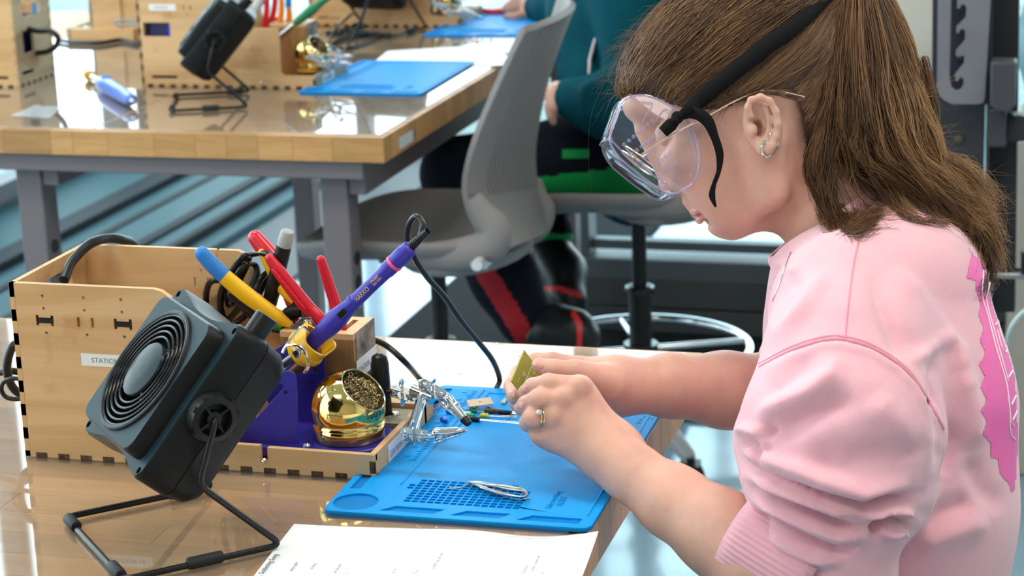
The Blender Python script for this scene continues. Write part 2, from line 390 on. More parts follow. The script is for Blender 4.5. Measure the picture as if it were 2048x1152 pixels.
# ================================================================ plywood tool stations
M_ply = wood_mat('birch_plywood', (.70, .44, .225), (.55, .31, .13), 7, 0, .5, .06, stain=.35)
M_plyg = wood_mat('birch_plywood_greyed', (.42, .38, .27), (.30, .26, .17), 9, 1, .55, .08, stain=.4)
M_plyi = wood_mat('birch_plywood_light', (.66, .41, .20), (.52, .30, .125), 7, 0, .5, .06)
M_burn = mat('scorched_edge', (.11, .05, .022), .7, var=.7, vscale=260)
M_edge = mat('plywood_edge', (.55, .45, .33), .7, var=.4, vscale=90)
M_label = mat('white_label', (.78, .78, .78), .4)
M_ink = mat('grey_ink', (.22, .22, .23), .6)
M_inkd = mat('dark_ink', (.05, .05, .06), .6)
M_blk = mat('black_plastic', (.010, .011, .012), .34, spec=.3)
M_cable = mat('black_cable', (.010, .011, .012), .30)
M_blue = mat('blue_painted_metal', (.035, .028, .30), .35, coat=.2)
M_chrome = mat('chrome', (.72, .73, .75), .12, metal=1)
M_steel = mat('steel', (.6, .6, .62), .25, metal=1)
M_yel = mat('yellow_plastic', (.85, .46, .02), .35, coat=.2)
def edge_notches(a, b, pitch, wd, d, start=.006):
    out = []; t = a + start
    while t + wd < b - .002: out.append((t, t + wd)); t += pitch
    return out
def joint_plate(name, parent, Mf, top, L, H, t, left=True, right=False, bottom=True, holes=(), m=None, pitch=.0245, wd=.0125, d=.006, mirror_y=0, inner=1, lh=None, rh=None):
    """panel with finger joints; top = outline points running right to left above the bottom edge; Mf = 4x4 frame"""
    pts = [(0, 0)]; tabs = []; lh = lh or H; rh = rh or H
    if bottom:
        for a, b in edge_notches(0, L, pitch, wd, d, .012):
            pts += [(a, 0), (a, d * .8), (b, d * .8), (b, 0)]; tabs.append((a, 0, b, d * .8))
    pts.append((L, 0))
    if right:
        for a, b in edge_notches(0, rh, pitch, wd, d): pts += [(L, a), (L - d, a), (L - d, b), (L, b)]; tabs.append((L - d, a, L, b))
    pts += top
    if left:
        for a, b in edge_notches(0, lh, pitch, wd, d)[::-1]: pts += [(0, b), (d, b), (d, a), (0, a)]; tabs.append((0, a, d, b))
    X = Mf.to_3x3() @ Vector((1, 0, 0)); Y = Mf.to_3x3() @ Vector((0, 1, 0)); Z = X.cross(Y); O = Mf.translation
    p = MB().plate(pts, holes, t, O, X, Y).build(name, m or M_ply, parent, smooth=0)
    for (a, b, c, d_) in tabs:
        cx, cy = (a + c) / 2, (b + d_) / 2
        MB().plate(rect(a + .0001, b + .0001, c - .0001, d_ - .0001), (), t - .0008, O, X, Y).build('joint_tab', M_burn, p, smooth=0)
    return p
def F(o, x, y): return frame(o, x, y)
EX, EY, EZ = Vector((1, 0, 0)), Vector((0, 1, 0)), Vector((0, 0, 1))
def hole_set(x, y, kind):
    hs = [circ(x, y + .0125, .0016, 8), circ(x + .0005, y - .0125, .0016, 8)]
    if kind == 0: hs += [rect(x - .009, y - .005, x - .006, y + .005), rect(x + .006, y - .005, x + .009, y + .005)]
    if kind == 1: hs += [[(x - .0095, y - .0055), (x - .0065, y - .0055), (x - .0065, y - .003), (x + .0065, y - .003), (x + .0065, y - .0055), (x + .0095, y - .0055), (x + .0095, y + .0055), (x + .0065, y + .0055), (x + .0065, y + .003), (x - .0065, y + .003), (x - .0065, y + .0055), (x - .0095, y + .0055)]]
    return hs
def station(name, loc, rz, label, near_):
    e = empty(name, loc, rz); tag(e, label, 'tool box'); L, D, H, T = .372, .158, .18, .006
    if near_:
        top = [(L, .0255), (.0, 0)]
        ftop = [(L, .025), (.262, .0255), (.262, .010), (.254, .010), (.254, .027), (.215, .027), (.195, .05), (.185, .12), (.178, .160), (.172, .172), (.163, .178), (.155, .180), (0, .180)]
        fh = hole_set(.036, .143, 1) + hole_set(.080, .143, 0) + hole_set(.120, .143, 1) + [circ(.036, .168, .0018, 8), circ(.080, .168, .0018, 8), circ(.120, .168, .0018, 8)]
        lh_holes = [[(p[0], p[1]) for p in rrect(.075, .04, .0195, 6, .075, .145)]]
    else:
        ftop = [(L, .025), (.305, .025), (.300, .030), (.300, .118), (.175, .118), (.170, .125), (.168, .172), (.160, .180), (0, .180)]
        fh = [rect(.012, .100, .070, .128), rect(.022, .016, .078, .022)] + hole_set(.110, .158, 0)
        lh_holes = [[(p[0], p[1]) for p in rrect(.085, .04, .0195, 6, .078, .155)], rect(.035, .062, .078, .108), rect(.020, .020, .068, .028)]
    joint_plate('front_panel', e, F((0, T / 2, 0), EX, EZ), ftop, L, H, T, holes=fh, rh=.025, right=True)
    if near_:
        for hx in (.036, .120): MB().bb((hx - .0085, .0004, .1405), (hx + .0085, T + .004, .1455)).build('clip_insert', MC['black_plastic'], e); MB().bb((hx - .0095, T, .136), (hx + .0095, T + .003, .150)).build('clip_insert', MC['black_plastic'], e)
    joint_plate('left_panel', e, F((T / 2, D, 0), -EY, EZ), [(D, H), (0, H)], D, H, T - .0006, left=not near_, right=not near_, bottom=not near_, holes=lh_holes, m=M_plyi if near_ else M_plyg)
    btop = [(L, .0255), (.245, .0255), (.245, .118), (.205, .118), (.195, .165), (.188, .176), (.178, .180), (.1565, .180), (.1565, .168), (.1535, .168), (.1535, .180), (0, .180)]
    bh = hole_set(.136, .145, 0) + [circ(.136, .170, .0018, 8), circ(.178, .170, .0018, 8)]
    joint_plate('back_panel', e, F((0, D - T / 2, 0), EX, EZ), btop, L, H, T, left=False, holes=bh if near_ else fh[1:2] + [rect(.20, .03, .23, .06)] * 0, m=M_plyi)
    ex = MB().bb((T, T, 0), (L - T, D - T, .005)); ex.build('bottom_panel', M_plyi, e, smooth=0)
    q = MB().plate([(0, 0), (L - .20, 0), (L - .20, .0001), (L - .2, 0)], (), .001) if 0 else None
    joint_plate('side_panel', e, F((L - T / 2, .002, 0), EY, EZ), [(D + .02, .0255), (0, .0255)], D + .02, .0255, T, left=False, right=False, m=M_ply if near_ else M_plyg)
    MB().bb((.205, D, 0), (L - T, D + .020, .025)).build('rear_rail', M_plyi, e, bevel=.0004)
    # raised tool block with slots
    bx0, bx1, by0, by1, bz = .240, .318, .102, .163, .112
    slots = [rect(x, .008, x + .006, .053) for x in (.008, .020)] + [rect(.032, .010, .052, .026), rect(.032, .034, .052, .052), rect(.060, .012, .066, .050)]
    MB().plate(rect(0, 0, bx1 - bx0, by1 - by0), slots, T, (bx0, by0, bz - T / 2), EX, EY).build('block_top', M_ply, e, smooth=0)
    joint_plate('block_front', e, F((bx0, by0 + T / 2, .005), EX, EZ), [(bx1 - bx0, bz - T - .005), (0, bz - T - .005)], bx1 - bx0, bz - T - .005, T, right=True, bottom=False, m=wood_mat('plywood_browned', (.36, .19, .075), (.22, .10, .035), 12, 2, .5, .06), pitch=.040, wd=.016)
    MB().bb((bx0, by1 - T, .005), (bx1, by1, bz - T)).build('block_back', M_ply, e, smooth=0)
    MB().bb((bx0, by0 + T, .005), (bx0 + T, by1 - T, bz - T)).build('block_side', M_ply, e, smooth=0)
    sp = MB().bb((bx1 - T + .0003, by0 + T, .005), (bx1 + .0008, by1 + .0002, bz - .0005)).build('block_side', mat('worn_plywood', (.30, .25, .19), .6, var=.6, vscale=34, dark=(.05, .035, .03)), e, smooth=0)
    lab = MB().plate(rect(0, 0, .060, .020), (), .0004, (bx1 + .0012, by0 + .002, .063), EY, EZ).build('label_sticker', M_label, e, smooth=0)
    text_obj('lettering', 'STATION 14' if near_ else 'STATION', .0082, frame((bx1 + .0015, by0 + .008, .069), EY, EZ), M_ink, lab, sx_=.95)
    lab = MB().plate(rect(0, 0, .066, .0185), (), .0004, (L + .0003, .037, .003), EY, EZ).build('label_sticker', M_label, e, smooth=0)
    text_obj('lettering', 'STATION 14' if near_ else 'STATION', .0085, frame((L + .0006, .042, .008), EY, EZ), M_ink, lab)
    lx, lz, ls = (.072, .099, .0) if near_ else (.028, .152, 0)
    lab = MB().plate(rect(0, 0, .058, .0125), (), .0004, (lx, -.0003, lz), EX, EZ).build('label_sticker', M_label, e, smooth=0)
    text_obj('lettering', 'STATION 14' if near_ else 'STATION', .0072, frame((lx + .011, -.0006, lz + .0036), EX, EZ), M_ink, lab)
    MB().plate(rect(0, 0, .040, .045), [circ(.012, .012, .002)], T, (L - T - .040, .100, .019), EX, EY).build('clamp_board', M_plyg, e, bevel=.0003)
    MB().lathe([(0, .0035), (.003, .003), (.0045, .001), (.0045, 0)], (L - .022, .125, .022), EZ, 12).build('screw', M_chrome, e)
    MB().lathe([(0, .002), (.002, .0015), (.0028, 0)], (.258, -.0002, .012), -EY, 10).build('screw', M_chrome, e)
    return e
st1 = station('tool_station', (-1.030, 1.772, 0), 0, 'plywood tool box with burnt finger joints on the near bench, behind the big fan', True)
st2 = station('tool_station', (-1.867, 3.808, 0), 0, 'plywood tool box on the far bench beside the leaning black fan', False)
def copy_station(loc, rz, label):
    c = copy_tree(st2); c.location = loc; c.rotation_euler[2] = rz; c['label'] = label; return c
copy_station((-2.122, 3.77 + .158, 0), math.pi, 'plywood tool box at the left edge with a cable plugged into its side')
copy_station((-1.955, 4.40 + .158, 0), math.pi, 'plywood tool box at the back left of the far bench, blank face forward')
copy_station((-1.82, 4.62, 0), 0, 'plywood tool box at the back of the far bench behind the second fan')
# soldering power units inside the far boxes
def unit(loc, label, rz=0):
    u = empty('power_unit', loc, rz); tag(u, label, 'power supply', 'power units in the tool boxes')
    MB().bb((0, 0, 0), (.11, .10, .125)).build('housing', mat('navy_housing', (.01, .01, .09), .3), u, bevel=.004)
    b = MB(); [b.bb((.045 + i * .009, -.0012, .085), (.049 + i * .009, 0, .118)) for i in range(6)]
    b.build('vent_ribs', mat('bright_blue_plastic', (.02, .03, .75), .3), u)
    return u
unit((-1.853, 3.823, .005), 'dark blue power unit inside a far tool box, seen through its window')
unit((-2.14, 3.915, .005), 'dark blue power unit inside the tool box at the left edge', math.pi)
# ================================================================ blue iron holders, cleaners
def holder(loc, label, rz=0):
    """local origin = near box origin"""
    e = empty('iron_holder', loc, rz); tag(e, label, 'iron holder'); o = Vector((-1.030, 1.772, 0))
    def A(px, py, y): return at(px, py, y) - o
    fp = [A(*p, 1.80) for p in ((440, 882), (500, 800), (548, 752), (562, 743), (580, 741), (590, 746), (593, 756), (598, 888))]
    sl = [A(*p, 1.80) for p in ((507, 830), (512, 836), (566, 778), (566, 768), (559, 766))]
    hl = A(572, 785, 1.80)
    xz = lambda L_: [(q.x, q.z) for q in L_]
    MB().plate(xz(fp), [xz(sl), circ(hl.x, hl.z, .0025, 8)], .0018, (0, 1.80 - 1.772, 0), EX, EZ).build('side_plate', M_blue, e, bevel=.0005)
    bp = [A(*p, 1.868) for p in ((560, 870), (520, 760), (548, 700), (575, 684), (640, 684), (650, 692), (652, 840))]
    hh = A(631, 740, 1.868)
    MB().plate(xz(bp), [circ(hh.x, hh.z, .0025, 8)], .0018, (0, 1.868 - 1.772, 0), EX, EZ).build('back_plate', M_blue, e, bevel=.0005)
    c = Vector((-.706, 1.834, 0)) - o
    b = MB(); pts = [(c.x - .150, c.y - .036), (c.x - .02, c.y - .043)]
    for k in range(-6, 7):
        a = k * math.radians(14); pts.append((c.x + .046 * math.cos(a), c.y + .046 * math.sin(a)))
    pts += [(c.x - .02, c.y + .044), (c.x - .150, c.y + .036)]
    b.plate(pts, (), .012, (0, 0, .0135), EX, EY); b.build('base', M_blue, e, bevel=.003)
    s_ = A(612, 872, 1.80); MB().lathe([(0, .003), (.002, .003), (.0042, .001), (.0042, 0)], (s_.x, s_.y, .0195), EZ, 12).build('screw', M_chrome, e)
    # rod, yellow funnel, spring wire, clamp screw
    d = (A(815, 505, 1.835) - A(640, 662, 1.835)).normalized(); base = A(617, 692, 1.835)
    MB().cyl(A(560, 733, 1.82), A(603, 702, 1.825), .0042, n=12).build('rod', mat('dark_steel', (.25, .25, .26), .25, metal=1), e)
    MB().cyl(A(585, 745, 1.85), A(640, 700, 1.845), .0052, n=12).build('rod', mat('brown_rod', (.18, .08, .04), .4), e)
    R_, n = [], 36; side = d.cross(EY).normalized(); fb = MB(); rings = []
    for (r, h) in ((.0125, -.016), (.0165, -.012), (.0185, .002), (.0195, .014)):
        rings.append([(r, h)])
    for (r, h, w_) in ((.011, -.018, 0), (.017, -.013, 0), (.0185, .0, 0), (.0195, .010, 1), (.0175, .010, 1), (.0165, 0, 0), (.0145, -.012, 0)):
        R_.append([base + d * (h + (.009 * max(0, math.cos(2 * math.pi * k / n * 2 + .9)) ** .5 if w_ and math.cos(2 * math.pi * k / n * 2 + .9) > 0 else 0)) + (side * math.cos(2 * math.pi * k / n) + EY * math.sin(2 * math.pi * k / n)) * r for k in range(n)])
    fb.loft(R_, caps=False); fb.build('yellow_funnel', M_yel, e, smooth=50)
    rb = MB().lathe([(.0168, -.003), (.020, -.003), (.0205, 0), (.020, .003), (.0168, .003)], base + d * -.004, d, 28); rb.build('clamp_band', M_yel, e)
    sp_ = cr([A(565, 705, 1.795), A(573, 692, 1.795), A(590, 690, 1.793), A(606, 698, 1.793), A(614, 715, 1.793), A(616, 732, 1.795), A(609, 745, 1.80)], 6)
    MB().tube(sp_, .0016, 8).build('spring_wire', M_chrome, e)
    MB().tube(fillet([A(572, 690, 1.80), A(600, 655, 1.81), A(608, 652, 1.815), A(618, 665, 1.82)], .004), .0013, 6).build('spring_wire', M_chrome, e)
    q = A(595, 705, 1.795); b = MB().lathe([(0, .004), (.003, .0038), (.0048, .002), (.005, 0)], q, (0, -1, .1), 16); b.build('screw', M_chrome, e)
    b = MB(); b.box(q + Vector((0, -.0042, 0)), (.006, .001, .001)); b.box(q + Vector((0, -.0042, 0)), (.001, .001, .006)); b.build('screw_slot', M_blk, e)
    return e
def cleaner(loc, label, letter=True):
    e = empty('brass_tip_cleaner', loc); tag(e, label, 'tip cleaner')
    n_ = CM.T @ np.array((.432, -.459, -.37)); n_ = Vector(n_).normalized(); c = Vector((0, 0, .031)); R0 = .0368
    prof = [(.0, 0), (.0335, 0), (.0348, .001), (.0352, .010), (.0352, .0125), (.0343, .0135), (.0343, .0145), (.0362, .0155)]
    prof += [(R0 * math.cos(a), .031 + R0 * math.sin(a)) for a in [math.radians(q) for q in range(-20, 91, 4)]]
    b = MB().lathe(prof, (0, 0, 0), EZ, 64)
    o = b.build('brass_shell', mat('polished_brass', (.86, .60, .20), .09, metal=1), e, smooth=60)
    bm = bmesh.new(); bm.from_mesh(o.data); g = bm.verts[:] + bm.edges[:] + bm.faces[:]; cc = c + n_ * (R0 * .73)
    bmesh.ops.bisect_plane(bm, geom=g, plane_co=cc, plane_no=n_, clear_outer=True); bm.to_mesh(o.data); bm.free()
    rr = R0 * .685; x = n_.orthogonal().normalized(); y = n_.cross(x)
    ringp = [cc + (x * math.cos(t) + y * math.sin(t)) * rr for t in [2 * math.pi * k / 48 for k in range(48)]]
    MB().tube(ringp, .0009, 8, closed=True).build('rim', mat('pale_brass', (.9, .75, .45), .15, metal=1), e)
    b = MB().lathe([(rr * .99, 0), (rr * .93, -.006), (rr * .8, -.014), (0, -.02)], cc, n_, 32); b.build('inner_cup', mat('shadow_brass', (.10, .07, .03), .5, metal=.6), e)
    rg = np.random.RandomState(3); b = MB()
    for i in range(230 if letter else 70):
        r = rr * .86 * math.sqrt(rg.rand()); t = rg.rand() * 6.28; p = cc + (x * math.cos(t) + y * math.sin(t)) * r - n_ * (.005 * rg.rand() + .004 - .007 * (1 - (r / rr) ** 2))
        a1 = Vector(rg.randn(3)).normalized(); a2 = a1.orthogonal().normalized(); a3 = a1.cross(a2); cr_ = rg.uniform(.0012, .0026); tt = rg.uniform(3, 7)
        b.tube([p + (a2 * math.cos(s_) + a3 * math.sin(s_)) * cr_ + a1 * (s_ * .0005) for s_ in np.linspace(0, tt, 9)], .00028, 4, flat=.5)
    b.build('brass_wool', mat('brass_wool', (.62, .50, .25), .28, metal=1), e, kind='stuff')
    if letter:
        ang = math.radians(-28); pos = Vector((math.cos(ang), math.sin(ang), 0)) * .0371
        text_obj('lettering', 'HAKKO', .0085, frame(pos + Vector((-.010, -.0045, .022)) * 1, Vector((math.cos(ang + 1.57), math.sin(ang + 1.57), 0)), EZ), M_inkd, e) if 0 else None
        me_l = text_obj('lettering', 'HAKKO', .008, Matrix.Identity(4), M_inkd, e)
        for v in me_l.data.vertices:
            a = ang + (v.co.x - .008) / .037; zz = .026 + v.co.y; rad = .0369 + v.co.z * .5 if zz < .031 else math.sqrt(max(0, R0 ** 2 - (zz - .031) ** 2)) + .0002 + v.co.z * .5
            v.co = (math.cos(a) * rad, math.sin(a) * rad, zz)
    return e
hd1 = holder((-1.030, 1.772, 0), 'blue metal iron holder with yellow funnel standing in the near tool box tray')
cl1 = cleaner((-.706, 1.834, .0196), 'round polished brass tip cleaner full of shavings beside the near fan')
def mv(o, loc, label, group=None):
    c = copy_tree(o); c.location = loc; c['label'] = label; return c
cl2 = cleaner((-1.867 + .328, 3.808 + .10, .0196), 'brass tip cleaner ball at the right end of the far box, beside the blue mat', False)
cl3 = mv(cl2, (-1.82 + .322, 4.62 + .062, .0196), 'brass tip cleaner ball at the very top edge on the back row')
hd3 = holder((-1.82, 4.62, 0), 'blue iron holder around the brass ball in the back row tool box')
# ================================================================ soldering irons
M_iron = mat('blue_grip', (.05, .035, .36), .38)
def iron(label, P0, P1, cord, near_=True, m=M_iron, col2=None):
    e = empty('soldering_iron', P0); tag(e, label, 'soldering iron'); off = Vector(P0); d = (P1 - P0).normalized(); L = (P1 - P0).length
    S = L / .182
    prof = [(0, 0), (.0055, .0), (.0075, .012), (.0085, .030), (.0102, .045), (.0105, .058), (.0092, .068), (.0078, .078), (.0074, .080), (.0074, .084), (.0082, .0845), (.0082, .0885), (.0070, .089), (.0068, .12), (.0072, .138), (.0080, .142), (.0082, .148), (.0080, .150), (.0080, .156), (.0086, .158), (.0086, .172), (.0076, .175), (.0078, .180), (.0055, .182), (0, .182)]
    b = MB().lathe([(r, h * S) for r, h in prof], (0, 0, 0), d, 28)
    b.build('handle', m, e, smooth=30)
    MB().lathe([(.0081, .1515 * S), (.0089, .152 * S), (.0089, .155 * S), (.0081, .1555 * S)], (0, 0, 0), d, 28).build('ring_band', mat('pink_band', (.9, .10, .22), .4) if near_ else M_yel, e)
    MB().cyl(-d * .05, d * .002, .0022, .0038, 12).build('tip', M_steel, e)
    b = MB(); rr = []; q0 = d * (.182 * S)
    end = d
    for k in range(9): rr += [(.0050 - .0002 * k, k * .0026), (.0050 - .0002 * k, k * .0026 + .0015), (.0036, k * .0026 + .0016), (.0036, k * .0026 + .0025)]
    b.lathe(rr, q0, end, 14); b.build('strain_relief', M_cable, e)
    MB().tube([q - off for q in cr(cord, 8)], .0030, 10).build('cord', mat('grey_black_cord', (.015, .016, .018), .25), e)
    side = d.cross(EY).normalized(); up = EY * -1; up = (up - d * up.dot(d)).normalized()
    if near_:
        o = text_obj('lettering', 'HAKKO', .0066, Matrix.Identity(4), mat('gold_ink', (.75, .55, .15), .4), e)
        o2 = text_obj('lettering', 'FM-2027\n24V-70W', .0036, Matrix.Identity(4), MC['gold_ink'], e)
        o3 = text_obj('lettering', '\u25a3', .006, Matrix.Identity(4), MC['gold_ink'], e) if 0 else None
        vv = d.cross(up)
        vv = -vv if vv.z < 0 else vv
        for ob, x0, y0 in ((o, .093, -.0022), (o2, .121, .0008)):
            for v in ob.data.vertices:
                a = (v.co.y + y0) / .0070; r_ = .0071 + v.co.z
                v.co = d * ((x0 + v.co.x * .95) * S) + (up * math.cos(a) + vv * math.sin(a)) * r_
        b = MB().box(d * (.072 * S) + up * .0092, (.010, .006, .0016), Matrix((d, vv, up)).transposed()); b.build('window', M_blk, e, bevel=.0005)
    return e
P0, P1 = at(606, 703, 1.835), at(823, 493, 1.835)
dd = (P1 - P0).normalized()
cord = [P1, P1 + dd * .012, at(841, 470, 1.84), at(845, 448, 1.845), at(832, 433, 1.85), at(818, 450, 1.855), at(816, 482, 1.86), at(832, 520, 1.87), at(856, 556, 1.89), at(888, 592, 1.92), at(925, 645, 1.96), at(962, 690, 2.0), at(986, 722, 2.03), atz(999, 757, .012) + Vector((0, 0, 0)), atz(993, 777, .003)]
iron('blue soldering iron with a pink band resting in the yellow funnel', P0, P1, cord)
P0, P1 = at(588, 48, 3.91), at(700, -40, 3.93)
iron('blue and green soldering iron leaning over the far tool box', P0, P1, [P1, P1 + Vector((.03, 0, .05)), at(735, -10, 3.98), at(722, 40, 4.0), at(700, 85, 4.02), atz(672, 118, .004)], False, mat('green_grip', (.03, .20, .08), .4))
# loose cables
def cable(label, pts, r=.0035, m=None, n=10, cat='cable', nm='cable'):
    o = MB().tube(cr(pts, 8), r, n).build(nm, m or M_cable); tag(o, label, cat); return o
cable('black cable running from behind the tool block to the clip arms', [at(700, 655, 1.955), at(742, 677, 1.955), at(775, 693, 1.955), at(812, 726, 1.95), atz(838, 756, .018), atz(862, 788, .006), atz(872, 800, .004)], .0032)
cable('thick black cable arching over the back of the open plywood bin', [at(128, 560, 1.84), at(140, 530, 1.86), at(160, 505, 1.88), at(185, 485, 1.90), at(215, 477, 1.925), at(245, 480, 1.945), at(268, 492, 1.965), at(285, 540, 1.98), at(300, 600, 2.0), atz(320, 650, .004)], .0052)
cable('black cable loop hanging off the left end of the near tool box', [at(60, 690, 1.84), at(32, 688, 1.835), at(20, 705, 1.83), at(14, 735, 1.83), at(20, 765, 1.832), at(36, 785, 1.835), at(60, 792, 1.84)], .0046)
cable('thin black cable loop low at the left end of the near tool box', [at(60, 762, 1.80), at(30, 757, 1.80), at(8, 764, 1.80), at(3, 780, 1.80), at(14, 795, 1.80), at(40, 798, 1.80), at(60, 790, 1.80)], .0024)
cable('short black cable stub reaching the left edge of the picture', [at(-30, 748, 1.85), at(0, 745, 1.85), at(20, 742, 1.85), at(45, 745, 1.86)], .0038)
cable('black mains cable plugged into the left far tool box', [at(45, 55, 3.84), at(75, 62, 3.82), at(100, 62, 3.80), at(116, 75, 3.80), at(112, 92, 3.82), at(95, 103, 3.84), at(72, 106, 3.86), at(60, 104, 3.9)], .0058)
cable('long black cable lying along the foot of the back left tool box', [atz(118, 80, .006), atz(150, 85, .006), atz(200, 86, .006), atz(240, 80, .006), atz(270, 86, .006), atz(300, 88, .006)], .005)
cable('silver-grey loop of cord sticking out beside the back left box', [at(290, 44, 3.9), at(262, 42, 3.9), at(240, 40, 3.9), at(229, 45, 3.9), at(238, 51, 3.9), at(262, 50, 3.9), at(290, 50, 3.9)], .0022, mat('grey_cord', (.25, .32, .36), .3))
cable('dark lead crossing the far bench below the second fan', [atz(650, 66, .004), atz(700, 62, .004), atz(760, 70, .004), atz(700, 95, .004), atz(660, 92, .004), atz(690, 78, .004), atz(760, 66, .004)], .004)
cable('thin lead lying under the second fan in front of the back row', [atz(655, 88, .004), atz(670, 60, .02), atz(690, 40, .05), at(705, 28, 4.5)], .003)
# coil of black cable standing in the near bin
b = MB(); cp = [(418, 640), (412, 600), (418, 568), (436, 560), (452, 572), (458, 610), (470, 560), (490, 530), (508, 528), (514, 545), (500, 580), (480, 612), (452, 640), (440, 600), (452, 560), (480, 522), (505, 508), (535, 508), (556, 522), (560, 560), (540, 600), (512, 588), (520, 560), (536, 548), (500, 620), (460, 650), (436, 640), (445, 590), (470, 536), (488, 512), (498, 520), (480, 560), (462, 610)]
b.tube(cr([at(x, y, 1.905 + .012 * math.sin(i * 1.7)) for i, (x, y) in enumerate(cp)], 8), .0034, 10)
b.tube(cr([at(x, y, 1.895) for x, y in ((455, 560), (480, 600), (520, 640), (560, 655), (575, 640))], 6), .0062, 10)
tag(b.build('cable_coil', M_cable), 'tangled coil of black cable standing up in the near tool box', 'cable')
# ================================================================ fume fans
M_fan = mat('fan_plastic', (.008, .009, .010), .34, bump=.25, bscale=1500, spec=.22)
M_fanf = mat('fan_front_plastic', (.011, .026, .034), .46, bump=.2, bscale=1500, spec=.14)
M_wire = mat('black_enamel_wire', (.010, .011, .012), .22)
def fan():
    e = empty('fume_fan', (0, 0, 0)); S, C_ = math.sin(.7182), math.cos(.7182)
    O = Vector((0, .0904, .132)); U = Vector((1, 0, 0)); V = Vector((0, S, C_)); N = Vector((0, -C_, S))
    def W(u, v, n): return O + U * u + V * v + N * n
    def ring(hs, r, n, hv=None, dip=0):
        out = []
        for (x, y) in rrect(hs * 2, (hv or hs) * 2, r, 6):
            pass
        R_ = rrect(hs * 2, (hv or hs) * 2, r, 6); L_ = []
        for i, p in enumerate(R_):
            L_.append(p); q = R_[(i + 1) % len(R_)]
            if (i + 1) % 7 == 0:
                for k in range(1, 8):
                    t = k / 8; L_.append((p[0] * (1 - t) + q[0] * t, p[1] * (1 - t) + q[1] * t))
        for (x, y) in L_:
            if dip and abs(x) < hs * .72: y *= 1 - dip * (1 - (abs(x) / (hs * .72)) ** 2) ** .7
            out.append(W(x, y, n))
        return out
    b = MB(); b.loft([ring(.0775, .011, .0215, dip=.12), ring(.0790, .012, .019, dip=.12), ring(.0795, .013, -.010, dip=.10), ring(.0790, .013, -.0105, dip=.10)], caps=False)
    b.build('housing', M_fan, e, smooth=35)
    b = MB(); b.loft([ring(.0790, .013, -.0112, dip=.10), ring(.0785, .014, -.013, dip=.09), ring(.077, .016, -.030, dip=.05), ring(.072, .018, -.040), ring(.062, .02, -.044)], caps=True)
    b.build('rear_shell', M_fan, e, smooth=35)
    # front flange with screw holes, plinth with round opening
    fl = []
    R_ = ring(.0775, .011, 0, dip=.12); fl = [((p - O).dot(U), (p - O).dot(V)) for p in R_]
    hol = [circ(sx_ * .0713, sy_ * .0713, .0032, 12) for sx_ in (1, -1) for sy_ in (1, -1)]
    MB().plate(fl, hol + [circ(0, 0, .058, 40)], .003, W(0, 0, .0215), U, V).build('flange', M_fanf, e, bevel=.0008)
    b = MB(); b.loft([ring(.0660, .013, .022), ring(.0650, .013, .036), ring(.0635, .0125, .0385)], caps=False); b.build('plinth', M_fan, e, smooth=35)
    MB().plate([((p - O).dot(U), (p - O).dot(V)) for p in ring(.0635, .0125, 0)], [circ(0, 0, .0565, 56)], .002, W(0, 0, .0376), U, V).build('front_plate', M_fanf, e, smooth=0)
    b = MB().lathe([(.0568, -.030), (.0555, .002), (.0565, .0035), (.0585, .004), (.0600, .003), (.0605, .001)], W(0, 0, .0376), N, 64); b.build('opening_collar', M_fan, e)
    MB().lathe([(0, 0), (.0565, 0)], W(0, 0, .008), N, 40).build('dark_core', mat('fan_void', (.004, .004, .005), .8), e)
    b = MB()
    for k in range(7):
        a = k * 2 * math.pi / 7; q = []
        for j in range(5):
            r = .02 + j * .0085; q.append([W(r * math.cos(a + j * .06), r * math.sin(a + j * .06), .012), W(r * math.cos(a + .5 + j * .08), r * math.sin(a + .5 + j * .08), .022)])
        for j in range(4): b.add([q[j][0], q[j][1], q[j + 1][1], q[j + 1][0]], [(0, 1, 2, 3)])
    b.build('blades', M_blk, e)
    for r in (.0330, .0387, .0444, .0500, .0552):
        MB().tube([W(r * math.cos(t), r * math.sin(t), .0395) for t in np.linspace(0, 2 * math.pi, 56, endpoint=False)], .00125, 8, closed=True).build('grille_ring', M_wire, e)
    for a in (.785, 2.356, 3.927, 5.498):
        MB().tube([W(.022 * math.cos(a + .1), .022 * math.sin(a + .1), .0385), W(.057 * math.cos(a + .1), .057 * math.sin(a + .1), .0375)], .0013, 6).build('spoke', M_wire, e)
    MB().lathe([(0, .0050), (.010, .0047), (.018, .0040), (.0262, .0022), (.0272, 0), (.0258, -.002)], W(0, 0, .0395), N, 48).build('centre_badge', mat('badge_plastic', (.012, .02, .025), .22, coat=.0, spec=.10), e)
    # switch on top, tilt knobs, stand
    MB().tube([W(.052, .076, -.004), W(.052, .098, -.004), W(.052, .0985, -.004)], [.0105, .0105, .0095], 20).build('switch', M_blk, e, smooth=40)
    for s in (1, -1):
        b = MB(); rr = []
        for k in range(64):
            a = 2 * math.pi * k / 64
            rr.append(a)
        K = Vector((s * .0795, O.y, O.z))
        b.lathe([(.0215, 0), (.0215, .004), (.0200, .0125), (.0150, .0135), (.0142, .004), (.0142, .003), (0, .003)], K, (s, 0, 0), 40)
        kb = b.build('tilt_knob', M_blk, e, smooth=35)
        b = MB()
        for k in range(10):
            a = 2 * math.pi * k / 10; q = K + Vector((s * .008, math.cos(a) * .0212, math.sin(a) * .0212))
            b.box(q, (.009, .0022, .0055), Matrix.Rotation(a, 3, 'X'))
        for k in range(4):
            a = 2 * math.pi * k / 4 + .5; q = K + Vector((s * .007, math.cos(a) * .0105, math.sin(a) * .0105))
            b.box(q, (.008, .009, .002), Matrix.Rotation(a, 3, 'X'))
        b.lathe([(0, .0105), (.0065, .010), (.0072, .003)], K, (s, 0, 0), 16)
        b.build('knob_ribs', M_blk, kb)
